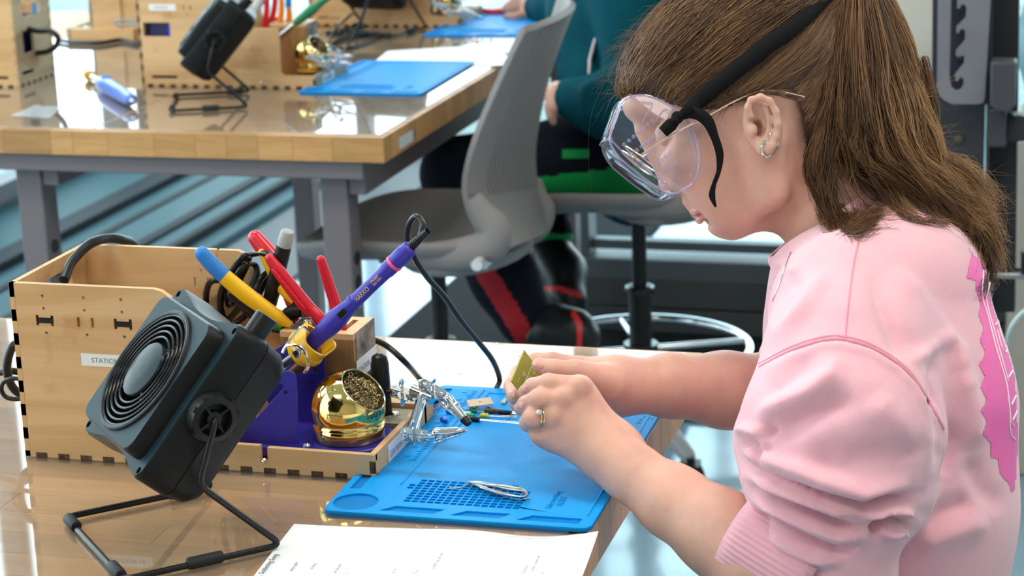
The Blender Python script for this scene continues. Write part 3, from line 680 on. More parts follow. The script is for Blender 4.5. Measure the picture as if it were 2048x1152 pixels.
    pts = [Vector((.0795, .0904, .132)), Vector((.0925, .0904, .132)), Vector((.0880, .0726, .0760)), Vector((.0850, .145, .0042)), Vector((.085, .001, .0042)), Vector((-.085, .001, .0042)), Vector((-.085, .145, .0042)), Vector((-.088, .0726, .0760)), Vector((-.0925, .0904, .132)), Vector((-.0795, .0904, .132))]
    MB().tube(fillet(pts, .011, 6), .0030, 12).build('stand', M_wire, e)
    for (a, c) in (((-.078, .001), (-.052, .001)), ((.052, .001), (.078, .001)), ((.085, .058), (.085, .090)), ((-.085, .100), (-.085, .130))):
        A_, C2 = Vector((*a, .0056)), Vector((*c, .0056)); d = (C2 - A_)
        MB().tube([A_, A_ + d * .06, A_ + d * .94, C2], [.0047, .0055, .0055, .0047], 14).build('rubber_foot', mat('rubber', (.016, .018, .02), .6), e)
    return e
f1 = fan(); A_ = Vector((-.9055, 1.6166, 0)); B_ = Vector((-.7883, 1.4941, 0)); m_ = (A_ + B_) / 2
f1.location = m_; f1.rotation_euler[2] = math.atan2(-.72245, .69142)
tag(f1, 'large black fume fan with round grille tilted back on a wire stand, nearest to us', 'fan')
f2 = copy_tree(f1); a, b_ = atz(352, 192, 0), atz(341, 228, 0); f2.location = (a + b_) / 2; f2.location.z = 0
f2.rotation_euler[2] = math.atan2((b_ - a).y, (b_ - a).x); tag(f2, 'black fan seen from its side, leaning before the far tool box', 'fan')
f3 = copy_tree(f1); f3.location = atz(738, 66, 0); f3.rotation_euler[2] = math.radians(-12); f3.location.z = 0; f3.location.y -= .05
tag(f3, 'black fan at the top edge, its grille towards us in the back row', 'fan')
# ================================================================ silicone mats
M_mat = mat('blue_silicone', (.0, .30, .78), .45, spec=.22, bump=.2, bscale=1200, var=.03, vscale=12)
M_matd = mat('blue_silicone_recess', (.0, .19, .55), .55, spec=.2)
MO = Vector((-.678, 1.679, 0)); MA = math.radians(.6)
MRi = Matrix.Rotation(-MA, 3, 'Z'); MRf = Matrix.Rotation(MA, 3, 'Z')
def ml(px, py):
    q = MRi @ (atz(px, py, .004) - MO); return (q.x, q.y)
def silicone_mat(detail, label, loc, rz):
    e = empty('soldering_mat', loc, rz); tag(e, label, 'mat'); W_, D_ = .252, .372
    out = rrect(W_, D_, .010, 5, W_ / 2, D_ / 2)
    holes = []
    holes.append([(.024 + .021 * math.cos(t), .026 + .021 * math.sin(t)) for t in np.linspace(0, 2 * math.pi, 32, endpoint=False)])
    for (a, b) in ((.052, .112), (.120, .174), (.182, .240)):
        holes.append([(a, .009), (a + .012, .022), (b, .022), (b - (.008 if b < .2 else 0), .009)])
    ch = [(.007, .058), (.0075, .36), (.017, .362), (.017, .058)]
    holes.append(ch)
    p = .00745; gx, gy = ml(786, 1013)
    gx, gy = .060, .034
    for i in range(16):
        for j in range(9):
            if i >= 14 and j > 6: continue
            if i < 1 and j not in (5, 6): continue
            x0, y0 = gx + i * p - (.0), gy + j * .0066
            holes.append(rect(x0, y0, x0 + .0058, y0 + .0049))
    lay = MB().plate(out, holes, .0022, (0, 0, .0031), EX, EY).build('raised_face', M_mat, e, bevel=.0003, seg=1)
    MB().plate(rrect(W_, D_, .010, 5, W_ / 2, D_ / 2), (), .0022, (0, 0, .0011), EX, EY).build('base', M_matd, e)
    # raised lip lines and frame of the inner field
    b = MB(); z = .0043
    for pts in ([(.052, .362), (.052, .075)], [(.060, .352), (.240, .352)], [(.060, .352), (.058, .20)], [(.243, .352), (.243, .03)]):
        b.tube([(x, y, z) for x, y in pts], .0009, 6)
    for pts in ([(.012, .012), (.24, .006)],): pass
    b.build('moulded_lines', M_mat, e)
    if detail:
        b = MB()
        for k in range(44):
            y = .14 + k * .005; L = .007 if k % 5 == 0 else .0045
            b.bb((.046 - L, y, .0042), (.046, y + .0012, .0048))
            if k % 5 == 2: b.bb((.030, y, .0042), (.036, y + .004, .0048))
        b.build('ruler_marks', M_mat, e, smooth=0)
        text_obj('lettering', 'Safe working\n   ALERT', .0085, frame((.206, .040, .0042), EY, -EX), M_matd, e, .0003)
        text_obj('lettering', 'The\nS\n(s', .0085, frame((.236, .300, .0042), (1, -.15, 0), (.15, 1, 0)), M_inkd, e, .0001)
    return e
mat1 = silicone_mat(True, 'bright blue silicone mat under the hands on the near bench', MO, MA)
for loc, lab in (((-1.512, 3.752, 0), 'bright blue silicone mat on the far bench, near its right corner'), ((-1.492, 4.475, 0), 'bright blue silicone mat at the back, under the hand with the red tool')):
    c = copy_tree(mat1); c.location = loc; c.rotation_euler[2] = math.radians(.5); c['label'] = lab
# crumbs
rg = np.random.RandomState(11); b = MB()
for i in range(90):
    u, v = rg.uniform(.055, .24), rg.uniform(.06, .34); q = MRf @ Vector((u, v, 0)) + MO; r = rg.uniform(.0003, .0008)
    b.ball((q.x, q.y, .0043 + r), (r * 1.3, r, r * .7), 6)
o = b.build('crumbs', mat('solder_crumb', (.6, .62, .62), .4), kind='stuff'); tag(o, 'tiny pale crumbs scattered over the near blue mat', 'crumbs')
# ================================================================ instruction sheets
M_paper = mat('white_paper', (.93, .93, .94), .6)
e = empty('instruction_sheet', atz(588, 1047, .001)); tag(e, 'white instruction sheet with small print at the bottom of the picture', 'paper'); off = Vector(e.location)
c0, c1 = atz(588, 1047, .001), atz(1197, 1073, .001); ex_ = (c1 - c0).normalized(); ey_ = Vector((-ex_.y, ex_.x, 0)); Wp = (c1 - c0).length; Dp = .216
n = 40; V_ = []; Fs = []
def wave(u, v): return .0006 + .0016 * math.sin(u * 48 + .5) * math.exp(-(v / .03)) * (u > .1) * min(1, (u - .1) * 12) + .004 * max(0, (u - .24) / .04) ** 2 * math.exp(-v / .05)
for j in range(25):
    for i in range(n + 1):
        u, v = Wp * i / n, Dp * j / 24; p = c0 + ex_ * u - ey_ * (v + .0012 * math.sin(u * 35) * math.exp(-v / .01)); V_.append(Vector((p.x, p.y, wave(u, v))) - Vector((off.x, off.y, off.z)))
for j in range(24):
    for i in range(n): a = j * (n + 1) + i; Fs.append((a, a + 1, a + n + 2, a + n + 1))
MB().add(V_, Fs).build('sheet', M_paper, e)
def ptxt(txt, px, py, size, m, bold=False):
    q = atz(px, py, .0014) - off; ln = text_obj('lettering', txt, size, frame((q.x, q.y, .0030 - off.z), ey_, -ex_), m, e, .0001, 'RIGHT' if px != 512 else 'LEFT')
M_txt = mat('print_grey', (.38, .38, .45), .8); M_txd = mat('print_dark', (.10, .10, .11), .8)
ptxt('Soldering Song', 557, 1112, .0072, M_txd)
for t, x, y in (('wipe again', 597, 1128), ('it long', 633, 1131), ('of the pad', 684, 1132), ('d', 697, 1150), ('as up', 794, 1141), ('T tip', 838, 1144), ('d AND up the wire', 888, 1108), ('structions', 1057, 1134), ('in the E-waste bin', 1081, 1115), ('ne', 1090, 1148)):
    ptxt(t, x, y, .0046, M_txt)
V_ = []; b = MB(); b.tube([Vector((0, 0, .0012)) + c0 - off + ex_ * u - ey_ * (.0052 + .0012 * math.sin(u * 35)) + Vector((0, 0, wave(u, .005) + .0002)) for u in np.linspace(.004, Wp - .014, 40)], .00025, 4); b.build('ruled_line', M_txt, e)
# far papers
def sheet_of(name, pts, label, m=M_paper, z=.0012, cat='paper', t=.0006):
    q = [atz(*p, z) for p in pts]; c = sum(q, Vector()) / len(q)
    o = MB().plate([((p - c).x, (p - c).y) for p in q], (), t, (0, 0, 0), EX, EY).build(name, m, smooth=0); o.location = c; tag(o, label, cat); return o
sheet_of('paper_sheet', [(750, 122), (775, 102), (1010, 88), (1010, 130), (985, 132)], 'white paper lying between the two blue mats on the far bench')
sheet_of('paper_sheet', [(930, 96), (945, 76), (1040, 76), (1060, 100), (1030, 108)], 'loose white paper partly under the bag of parts on the far bench', z=.0025)
sheet_of('plastic_bag', [(20, 232), (70, 210), (122, 214), (100, 236)], 'small flat clear bag lying at the left of the far bench', clear_mat('bag_film', (.97, .97, .97), .1, 1.5, .25, 1.6), z=.002, cat='bag')
# clear crumpled film at the back edge of the near bench
V_ = []; Fs = []; n = 26; rg = np.random.RandomState(5); q0, q1, q2, q3 = atz(838, 742, .0), atz(1075, 752, .0), atz(1030, 690, .0), atz(905, 690, .0)
H_ = rg.rand(n + 1, n + 1)
for j in range(n + 1):
    for i in range(n + 1):
        s, t = i / n, j / n; p = (q0 * (1 - s) + q1 * s) * (1 - t) + (q3 * (1 - s) + q2 * s) * t
        ed = min(s, 1 - s, t, 1 - t) * 6; p = p + Vector((rg.randn() * .002, rg.randn() * .003, .0012 + .009 * H_[j, i] * min(1, ed)))
        V_.append(p)
for j in range(n):
    for i in range(n): a = j * (n + 1) + i; Fs.append((a, a + 1, a + n + 2, a + n + 1))
o = MB().add(V_, Fs).build('clear_film', clear_mat('crumpled_film', (.985, .99, 1), .06, 1.4, .03, 1.3), sub=1, smooth=180); tag(o, 'crumpled clear plastic bag at the back edge of the near bench', 'bag')
# ================================================================ hand tools in the near block
M_red = mat('red_grip', (.62, .012, .03), .32, coat=.3); M_yg = mat('yellow_grip', (.88, .50, .015), .38); M_blg = mat('blue_grip_light', (.03, .20, .58), .4)
def grip(pts, rs, m, name, parent, flat=.8, n=16, cap=True):
    P_ = cr(pts, 8); t = np.linspace(0, 1, len(P_)); ts = np.linspace(0, 1, len(rs)); r = np.interp(t, ts, rs)
    if cap:
        d = (P_[0] - P_[1]).normalized(); r0 = r[0]
        pre = [P_[0] + d * r0 * math.sin(a) for a in (1.35, 1.0, .6, .25)]; rr = [r0 * math.cos(a) for a in (1.35, 1.0, .6, .25)]
        P_ = [q for q in pre] + P_; r = list(rr) + list(r)
    return MB().tube(P_, list(r), n, flat=flat, up=(0, 1, 0)).build(name, m, parent)
def pliers(name, label, cat='pliers'):
    e = empty(name, (0, 0, 0)); tag(e, label, cat); return e
e = pliers('wire_strippers', 'wire stripper with long yellow handle tipped in blue, leaning over the near box')
grip([at(405, 508, 1.872), at(425, 530, 1.873), at(450, 554, 1.874)], [.0078, .0084, .0082], M_blg, 'handle_tip', e)
grip([at(449, 553, 1.874), at(490, 588, 1.877), at(530, 618, 1.88), at(556, 636, 1.882), at(582, 650, 1.884)], [.0083, .0090, .0088, .0082, .0035], M_yg, 'handle', e, cap=False)
grip([at(524, 505, 1.905), at(545, 548, 1.903), at(566, 580, 1.90), at(590, 602, 1.898)], [.004, .0048, .0056, .0052], M_yg, 'handle', e)
b = MB(); jw = [(592, 645), (604, 634), (622, 633), (640, 660), (646, 690), (628, 690), (606, 668), (580, 660)]
o_ = at(615, 660, 1.884); b.plate([((at(x, y, 1.884) - o_).x, (at(x, y, 1.884) - o_).z) for x, y in jw], (), .004, o_, EX, EZ); b.build('jaw', mat('blued_steel', (.16, .20, .22), .3, metal=.9), e, bevel=.0006)
MB().lathe([(0, .004), (.003, .004), (.005, .003), (.0055, 0)], at(617, 647, 1.881), -EY, 18).build('pivot', M_chrome, e)
MB().tube(cr([at(590, 602, 1.898), at(602, 612, 1.895), at(612, 640, 1.888)], 5), .0035, 10).build('shank', M_blk, e)
e = pliers('red_cutters', 'cutters with two slim red handles standing in the near tool block')
grip([at(540, 517, 1.888), at(556, 540, 1.888), at(585, 578, 1.889), at(615, 615, 1.89), at(640, 640, 1.89), at(655, 662, 1.892)], [.0052, .0068, .0078, .0080, .0075, .004], M_red, 'handle', e)
b = MB()
for k in range(8):
    t = k / 8; q = at(551 + t * 62, 545 + t * 77, 1.881); b.box(q, (.002, .0035, .008), Matrix.Rotation(-.75, 3, 'Y'))
b.build('grip_ribs', M_red, e, bevel=.0006)
grip([at(642, 520, 1.897), at(655, 560, 1.897), at(668, 600, 1.897), at(680, 640, 1.897), at(684, 662, 1.895)], [.0048, .0058, .0062, .0066, .005], M_red, 'handle', e)
MB().cyl(at(664, 665, 1.893), at(672, 690, 1.893), .006, .003).build('jaw', M_steel, e)
e = pliers('red_pliers', 'pliers with a thick glossy red handle behind the black pen tool')
grip([at(511, 476, 1.915), at(528, 497, 1.913), at(548, 520, 1.91), at(560, 545, 1.907), at(578, 600, 1.902), at(592, 640, 1.898), at(600, 668, 1.895)], [.0080, .0092, .0085, .007, .005, .004, .003], M_red, 'handle', e, .9)
e = pliers('marker_pen', 'thick black pen tool with a grey cap standing in the near tool block', 'pen')
a, c = at(576, 462, 1.897), at(528, 650, 1.905); d = (c - a).normalized(); L = (c - a).length
MB().lathe([(0, -.0005), (.006, 0), (.0072, .002), (.0078, .016), (.0078, .0165), (0, .0165)], a, d, 24).build('cap', mat('grey_cap', (.36, .36, .35), .5), e)
MB().lathe([(0, .0160), (.0076, .0162), (.0080, .03), (.0082, .06), (.0075, L * .8), (.004, L)], a, d, 24).build('barrel', M_blk, e)
e = pliers('side_cutters', 'small black-handled cutters with green ends lying behind the yellow handle')
grip([at(470, 588, 1.879), at(500, 612, 1.879), at(528, 634, 1.88), at(556, 652, 1.882)], [.0085, .0075, .0065, .005], M_blk, 'handle', e)
grip([at(549, 648, 1.8815), at(556, 652, 1.882), at(563, 656, 1.882)], [.0054, .0052, .003], mat('green_plastic', (.01, .28, .05), .4), 'handle_end', e, cap=False)
grip([at(578, 628, 1.895), at(592, 622, 1.895), at(604, 622, 1.893)], [.0075, .0078, .006], M_blk, 'ribbed_grip', e)
# far tools in the block of the far box
for i, (x, y, x2, y2, m, lab) in enumerate(((533, -20, 530, 56, M_red, 'red handle standing upright in the far tool block'), (552, -20, 541, 54, M_red, 'second red handle leaning beside the upright red one'), (563, -5, 558, 54, mat('orange_grip', (.80, .22, .02), .4), 'orange tool handle in the far tool block'), (577, 10, 576, 52, MC['orange_grip'], 'orange and blue tool handle in the far tool block'))):
    e = pliers(['red_screwdriver', 'red_screwdriver', 'orange_pliers', 'orange_pliers'][i], lab, 'tool'); yy = 3.93 + .01 * (i % 2)
    grip([at(x, y, yy), at((x + x2) / 2 + 2, (y + y2) / 2, yy), at(x2, y2, yy)], [.0055, .0062, .006], m, 'handle', e)
    if i == 3: grip([at(x, y - 14, yy), at(x, y, yy), at(x + .3, y + 4, yy)], [.0063, .0065, .0066], M_blg, 'blue_end', e)
    MB().cyl(at(x2, y2, yy), at(x2 - 1, y2 + 40, yy), .004, .003).build('shank', M_steel, e)
e = pliers('pen_tool', 'white and grey round tool lying over the far tool box', 'pen'); MB().cyl(at(500, 42, 3.93), at(528, -15, 3.93), .009, .010).build('barrel', mat('grey_white_plastic', (.6, .62, .63), .4), e)
MB().lathe([(0, 0), (.004, 0), (.004, .008), (0, .008)], at(508, 30, 3.918), -EY, 12).build('clip', M_chrome, e)
# desoldering pump on the far bench
a, c = atz(262, 200, .016), atz(178, 150, .012); d = (c - a).normalized(); e = empty('desoldering_pump', a); tag(e, 'blue desoldering pump with yellow ends lying on the far bench', 'tool'); L = (c - a).length
Kp = L * .70 / .12; MB().lathe([(0, -.004 * Kp), (.004, -.003 * Kp), (.011, .0), (.014, .015 * Kp), (.0155, .05 * Kp), (.0165, .085 * Kp), (.0165, .105 * Kp), (.013, .115 * Kp), (.008, .12 * Kp), (0, .12 * Kp)], (0, 0, 0), d, 24).build('body', mat('periwinkle_plastic', (.10, .20, .62), .3, coat=.3), e)
MB().lathe([(0, L * .69), (.0100, L * .69), (.0105, L * .73), (.0085, L * .755), (0, L * .755)], (0, 0, 0), d, 20).build('collar', M_yel, e)
MB().cyl(d * (L * .74), d * (L - .012), .0058).build('plunger_rod', M_chrome, e)
MB().lathe([(0, L - .016), (.0095, L - .015), (.0115, L - .006), (.011, L + .006), (.006, L + .010), (0, L + .010)], (0, 0, 0), d, 20).build('plunger_button', M_yel, e)
MB().lathe([(0, -.016), (.003, -.016), (.0042, -.006), (.0, -.004)], (0, 0, 0), d, 14).build('nozzle', M_label, e)
MB().box(d * (L * .56) + Vector((0, 0, .017)), (.018, .008, .006), None).build('release_button', MC['periwinkle_plastic'], e, bevel=.002)
# ================================================================ third hands
def clip(P, Q, up, parent, tipm=None, s=1.0):
    """alligator clip from pivot end P to jaw tip Q"""
    P, Q = Vector(P), Vector(Q); d = (Q - P).normalized(); L = (Q - P).length; up = Vector(up); up = (up - d * up.dot(d)).normalized(); sd = d.cross(up)
    for sg in (1, -1):
        R_ = []
        for t, w_, h in ((0, .0042, .0075), (.15, .0046, .0085), (.30, .0048, .0060), (.45, .0046, .0042), (.75, .0036, .0028), (1, .0020, .0006)):
            c = P + d * (L * t) + up * (sg * h * .55 * s); R_.append([c + sd * (w_ * math.cos(a) * s) + up * (sg * max(0, math.sin(a)) * w_ * .9 * s - sg * (.0004)) for a in np.linspace(-.3, math.pi + .3, 9)])
        b = MB().loft(R_, closed=False, caps=False).build('jaw', M_chrome, parent, smooth=50)
        md = b.modifiers.new('solid', 'SOLIDIFY'); md.thickness = .0006
    b = MB()
    for k in range(9):
        c = P + d * (L * (.55 + .045 * k)); b.box(c, (.0010, .0030, .0020), Matrix((d, sd, up)).transposed())
    b.build('teeth', M_steel, parent); b = MB().cyl(P + d * L * .32 - sd * .0052 * s, P + d * L * .32 + sd * .0052 * s, .0016, n=10)
    b.tube([P + d * (L * .30) + sd * (.0035 * s * math.sin(0)) + (d * math.cos(t) + up * math.sin(t)) * .0026 + sd * (t / 12.6 - .5) * .005 for t in np.linspace(0, 12.6, 40)], .0005, 5).build('spring', M_chrome, parent)
    if tipm: MB().tube([P + d * L * .80, P + d * L * 1.0, P + d * L * 1.03], [.0052 * s, .0042 * s, .0020 * s], 12, flat=.8).build('tip_sleeve', tipm, parent)
def joint(A_, B_, up, parent, wing=True):
    """two plates holding balls at A_ and B_, wing screw in the middle"""
    A_, B_ = Vector(A_), Vector(B_); d = (B_ - A_).normalized(); L = (B_ - A_).length; up = Vector(up); up = (up - d * up.dot(d)).normalized(); sd = d.cross(up); m_ = (A_ + B_) / 2
    for sg in (1, -1):
        MB().plate([(x, y) for x, y in rrect(L + .010, .0095, .0045, 6)], [circ(L / 2, 0, .0018, 10), circ(-L / 2, 0, .0018, 10)], .0011, m_ + up * sg * .0042, d, sd).build('clamp_plate', M_chrome, parent, bevel=.0002, seg=1)
    MB().ball(A_, .0042, 16).build('ball', M_steel, parent); MB().ball(B_, .0042, 16).build('ball', M_steel, parent)
    if wing:
        w_ = MB().cyl(m_ - up * .009, m_ + up * .010, .0018, n=12).build('wing_screw', M_chrome, parent)
        for q, sg in ((m_ + up * .0125, 1), (m_ - up * .0105, -1)):
            MB().ball(q + d * .0025 * 0, (.0048, .0014, .0045), 14, Matrix((sd, d, up)).transposed()).build('wing', M_chrome, w_)
e = empty('helping_hands', (0, 0, 0)); tag(e, 'chrome third-hand clips on jointed arms at the corner of the near box', 'clamp')
h0 = at(762, 780, 1.898)
b = MB(); R_ = []
for z, wx, wy in ((.020, .0105, .009), (.055, .0100, .0085), (.075, .0095, .008), (.083, .0075, .007), (.086, .003, .003)):
    R_.append([(h0.x + wx * math.cos(a), 1.898 + wy * math.sin(a), z) for a in np.linspace(0, 2 * math.pi, 16, endpoint=False)])
b.loft(R_).build('post', M_blk, e)
a1, a2 = at(775, 781, 1.893), at(791, 782, 1.885); MB().cyl(a1, a2, .0032, n=14).build('stub', M_chrome, e)
j1, j2 = at(789, 782, 1.885), at(820, 791, 1.88); joint(j1, j2, (0.05, -.2, 1), e)
hub = at(846, 788, 1.875); MB().cyl(j2, hub, .0033, n=14).build('link_rod', M_steel, e)
MB().tube([hub + Vector((-.012, .003, .003)), hub + Vector((.012, -.003, -.003))], [.0068, .0068], 20).build('hub', M_chrome, e, bevel=.0006)
MB().cyl(hub + Vector((0, 0, .001)), hub + Vector((0, .001, .014)), .0045, n=14).build('hub_screw', M_chrome, e)
bot = at(822, 872, 1.800); MB().tube([hub + Vector((0, -.004, -.002)), hub.lerp(bot, .25), hub.lerp(bot, .27), bot.lerp(hub, .1)], [.0052, .0056, .0050, .0062], 20).build('main_rod', M_chrome, e)
k1, k2 = at(812, 868, 1.790), at(846, 873, 1.788); k1.z = max(k1.z, .036); k2.z = max(k2.z, .032); joint(k1, k2, (0, -.35, 1), e)
MB().cyl(k2, at(872, 873, 1.785), .0024, n=12).build('link_rod', M_steel, e)
clip(at(866, 873, 1.785), at(932, 860, 1.79), (0, -.3, 1), e)
u1, u2 = at(849, 772, 1.872), at(882, 790, 1.868); joint(u1, u2, (.15, -.5, 1), e); MB().cyl(u2, at(892, 799, 1.866), .0026, n=12).build('link_rod', M_steel, e)
clip(at(888, 795, 1.866), at(938, 848, 1.855), (.6, -.5, .6), e, M_blk, 1.05)
clip(at(905, 817, 1.860), at(916, 804, 1.860), (.6, -.5, .5), e, None, .6)
# far third hands: loose chrome pieces (simplified copies)
for (x, y, yy, lab, s) in ((655, 122, 3.86, 'chrome third-hand clips beside the brass ball on the far bench', 1), (905, 18, 4.62, 'chrome third-hand clips at the top edge of the back row', 1.25)):
    e = empty('helping_hands', (0, 0, 0)); tag(e, lab, 'clamp')
    c = at(x, y, yy); c.z = max(c.z, .012)
    P_ = lambda dx, dy: c + Vector((dx * s, dy * s * .6, -dy * s))
    for (ax, ay, bx, by) in ((-.035, -.010, -.015, -.004), (.006, -.006, .028, -.022), (-.02, .004, -.002, .006)):
        joint(P_(ax, ay), P_(bx, by), (0, -.3, 1), e, True)
    clip(P_(.004, -.002), P_(.055, -.012 if s == 1 else .02), (0, -.3, 1), e, None, 1.1); clip(P_(-.008, .008), P_(.05, .018 if s > 1 else .006), (0, -.3, 1), e, None, 1.1)
    MB().cyl(P_(-.028, -.01), P_(.0, .008), .003).build('main_rod', M_chrome, e)
# ================================================================ small electronic parts
def leads(b, base, d, L, gap=.0012, bend=.0):
    s = Vector((-d.y, d.x, 0)).normalized()
    for sg in (1, -1): b.tube([base + s * gap * sg, base + s * gap * sg * 1.5 + d * L * .4, base + s * (gap * sg * 1.5 + bend) + d * L], .00028, 5)
def led(px, py, ang, col, label, L=.022):
    c = atz(px, py, .0068); d = Vector((math.cos(ang), math.sin(ang), 0)); e = empty('led', c); tag(e, label, 'component'); r = .0025
    MB().lathe([(0, -.0045), (r * .6, -.0041), (r * .95, -.0028), (r, -.001), (r, .0035), (r * 1.15, .0035), (r * 1.15, .0045), (0, .0045)], (0, 0, 0), d * 1, 18).build('lens', mat('led_' + label.split()[0], col, .15, trans=.25, coat=.5), e)
    b = MB(); leads(b, d * .0045, d, L, bend=.001); b.build('lead', M_steel, e); return e
led(889, 840, 2.4, (.01, .16, .85), 'blue light bulb component nearest the upper clip, leads pointing up left', .024)
led(899, 823, -.15, (.02, .2, .9), 'blue light bulb component behind the upper clip', .014)
led(948, 820, 2.6, (.01, .42, .16), 'green light bulb component just under the cardboard strip', .016)
led(942, 831, 3.0, (.01, .45, .18), 'green light bulb component beside the yellow one', .008)
led(968, 831, .05, (.62, .72, .02), 'yellow light bulb component on the blue mat', .030)
def can(px, py, ang, label, L=.026, m=M_blk, r=.0026, h=.0072):
    c = atz(px, py, .0070); d = Vector((math.cos(ang), math.sin(ang), 0)); e = empty('capacitor', c); tag(e, label, 'component')
    MB().lathe([(0, -h), (r * .9, -h), (r, -h * .92), (r, .6 * h), (r * .85, .7 * h), (r, .8 * h), (r * .9, h), (0, h)], (0, 0, 0), d, 18).build('can', m, e)
    b = MB(); leads(b, d * h, d, L); b.build('lead', M_steel, e)
can(1010, 825, -.05, 'black capacitor furthest right among the small parts', .022)
can(946, 838, -.08, 'black capacitor below the green component, leads to the right', .046)
can(983, 822, .0, 'brown capacitor in front of the cardboard strip', .02, mat('brown_can', (.10, .05, .02), .3))
for (x, y, x2, y2, lab, m) in ((1022, 830, 1003, 846, 'tiny brown diode with one long lead at the right of the parts', mat('amber_bead', (.20, .13, .03), .3)), (960, 824, 930, 824, 'small pink-striped resistor among the parts', mat('resistor_tan', (.65, .42, .35), .5))):
    a, c = atz(x, y, .0055), atz(x2, y2, .0050); e = empty('resistor', a); tag(e, lab, 'component'); d = (c - a).normalized()
    MB().lathe([(0, -.0034), (.0011, -.003), (.0013, -.002), (.0010, 0), (.0013, .002), (.0011, .003), (0, .0034)], (0, 0, 0), d, 12).build('bead', m, e)
    MB().tube([(0, 0, 0), c - a], .00028, 5).build('lead', M_steel, e); MB().tube([(0, 0, 0), -(d * .012)], .00028, 5).build('lead', M_steel, e)
M_card = mat('brown_card', (.60, .47, .33), .8)
q = [atz(*p, .012) for p in ((933, 801), (980, 795), (988, 808), (939, 814))]; c = sum(q, Vector()) / 4; qq = [((p - c).x, (p - c).y) for p in q]
e = empty('card_strip', c); tag(e, 'brown card strip with a hole carrying transistor legs on the mat', 'card'); hc = atz(960, 804, .012) - c
MB().plate(qq, [circ(hc.x, hc.y, .0016, 12)], .0008, (0, 0, 0), EX, EY).build('card', M_card, e, smooth=0)
b = MB()
for px in (944, 950, 955, 970, 976, 981): a = atz(px, 812, .0105) - c; b.tube([a, atz(px + 3, 819, .0045) - c], .0003, 5)
b.build('component_legs', M_steel, e); a = atz(977, 818, .006) - c
MB().ball(a, (.003, .002, .0022), 10).build('transistor', M_blk, e)
sheet_of('card_scrap', [(1001, 804), (1009, 796), (1014, 799), (1009, 807)], 'small brown card scrap beside the fingertips', M_card, .006, 'card')
# thin red and black lead with plug
cable('thin red wire curling beside the third-hand hub', [atz(815, 800, .012), atz(850, 822, .008), atz(872, 818, .007), atz(884, 800, .008), atz(880, 785, .010)], .0009, M_red, 6)
cable('thin black wire beside the red one', [atz(815, 803, .012), atz(850, 826, .006), atz(868, 824, .0055)], .0009, M_cable, 6)
o = MB().ball(atz(866, 797, .011), (.009, .006, .006), 14).build('battery_plug', M_blk); tag(o, 'small round black plug by the third-hand hub', 'plug')
# loop of solder wire
b = MB(); rg = np.random.RandomState(4); pts = []
for k in range(7):
    o1, o2 = rg.uniform(-3, 3), rg.uniform(-3, 3)
    pts += [atz(938 + o1 * 1.5, 964 + o2 * .5, .0058 + .0009 * k), atz(965, 966 + o1, .006 + .0009 * k), atz(1010, 974 + o2, .006 + .0009 * k), atz(1046 + o1, 981 + o2 * .6, .006 + .0008 * k), atz(1052 + o2 * .8, 988 + o1 * .5, .006 + .0008 * k), atz(1040 + o1, 993, .006 + .0008 * k), atz(1000, 985 + o1, .006 + .0008 * k), atz(960, 972 + o2, .006 + .0008 * k)]
pts = [atz(898, 977, .0050), atz(915, 976, .0052), atz(930, 972, .006)] + pts + [atz(1030, 999, .0055), atz(1050, 997, .0052), atz(1060, 996, .0052)]
o = b.tube(cr(pts, 6), .00062, 6).build('solder_wire', mat('solder_grey', (.55, .54, .50), .3, metal=.9)); tag(o, 'small hank of silver solder wire lying on the grid of the near mat', 'wire')
# parts on the far mat
rg = np.random.RandomState(8)
for i in range(4):
    c = atz(955 + i * 9, 86 - (i % 2) * 5, .004); o = MB().ball(c, .0035, 10).build('bead_component', [MC['red_grip'], mat('led_green2', (.02, .5, .2), .3), M_steel, M_blk][i]); tag(o, ['tiny red', 'tiny green', 'tiny silver', 'tiny black'][i] + ' component on the paper of the far bench', 'component')
cable('small tangle of thin wires on the far paper', [atz(925, 80, .003), atz(940, 72, .005), atz(955, 78, .005), atz(940, 84, .004), atz(930, 76, .006), atz(960, 84, .003)], .0012, mat('thin_grey_wire', (.3, .25, .3), .4), 6, 'wire', 'wire_tangle')
# tape on the left far box
o = MB().plate(rect(0, 0, .018, .024), (), .0006, (-2.1225, 3.855, .135), EY, EZ).build('blue_tape', mat('blue_tape', (.08, .30, .60), .7)); tag(o, 'torn piece of blue tape on the side of the left far box', 'tape')
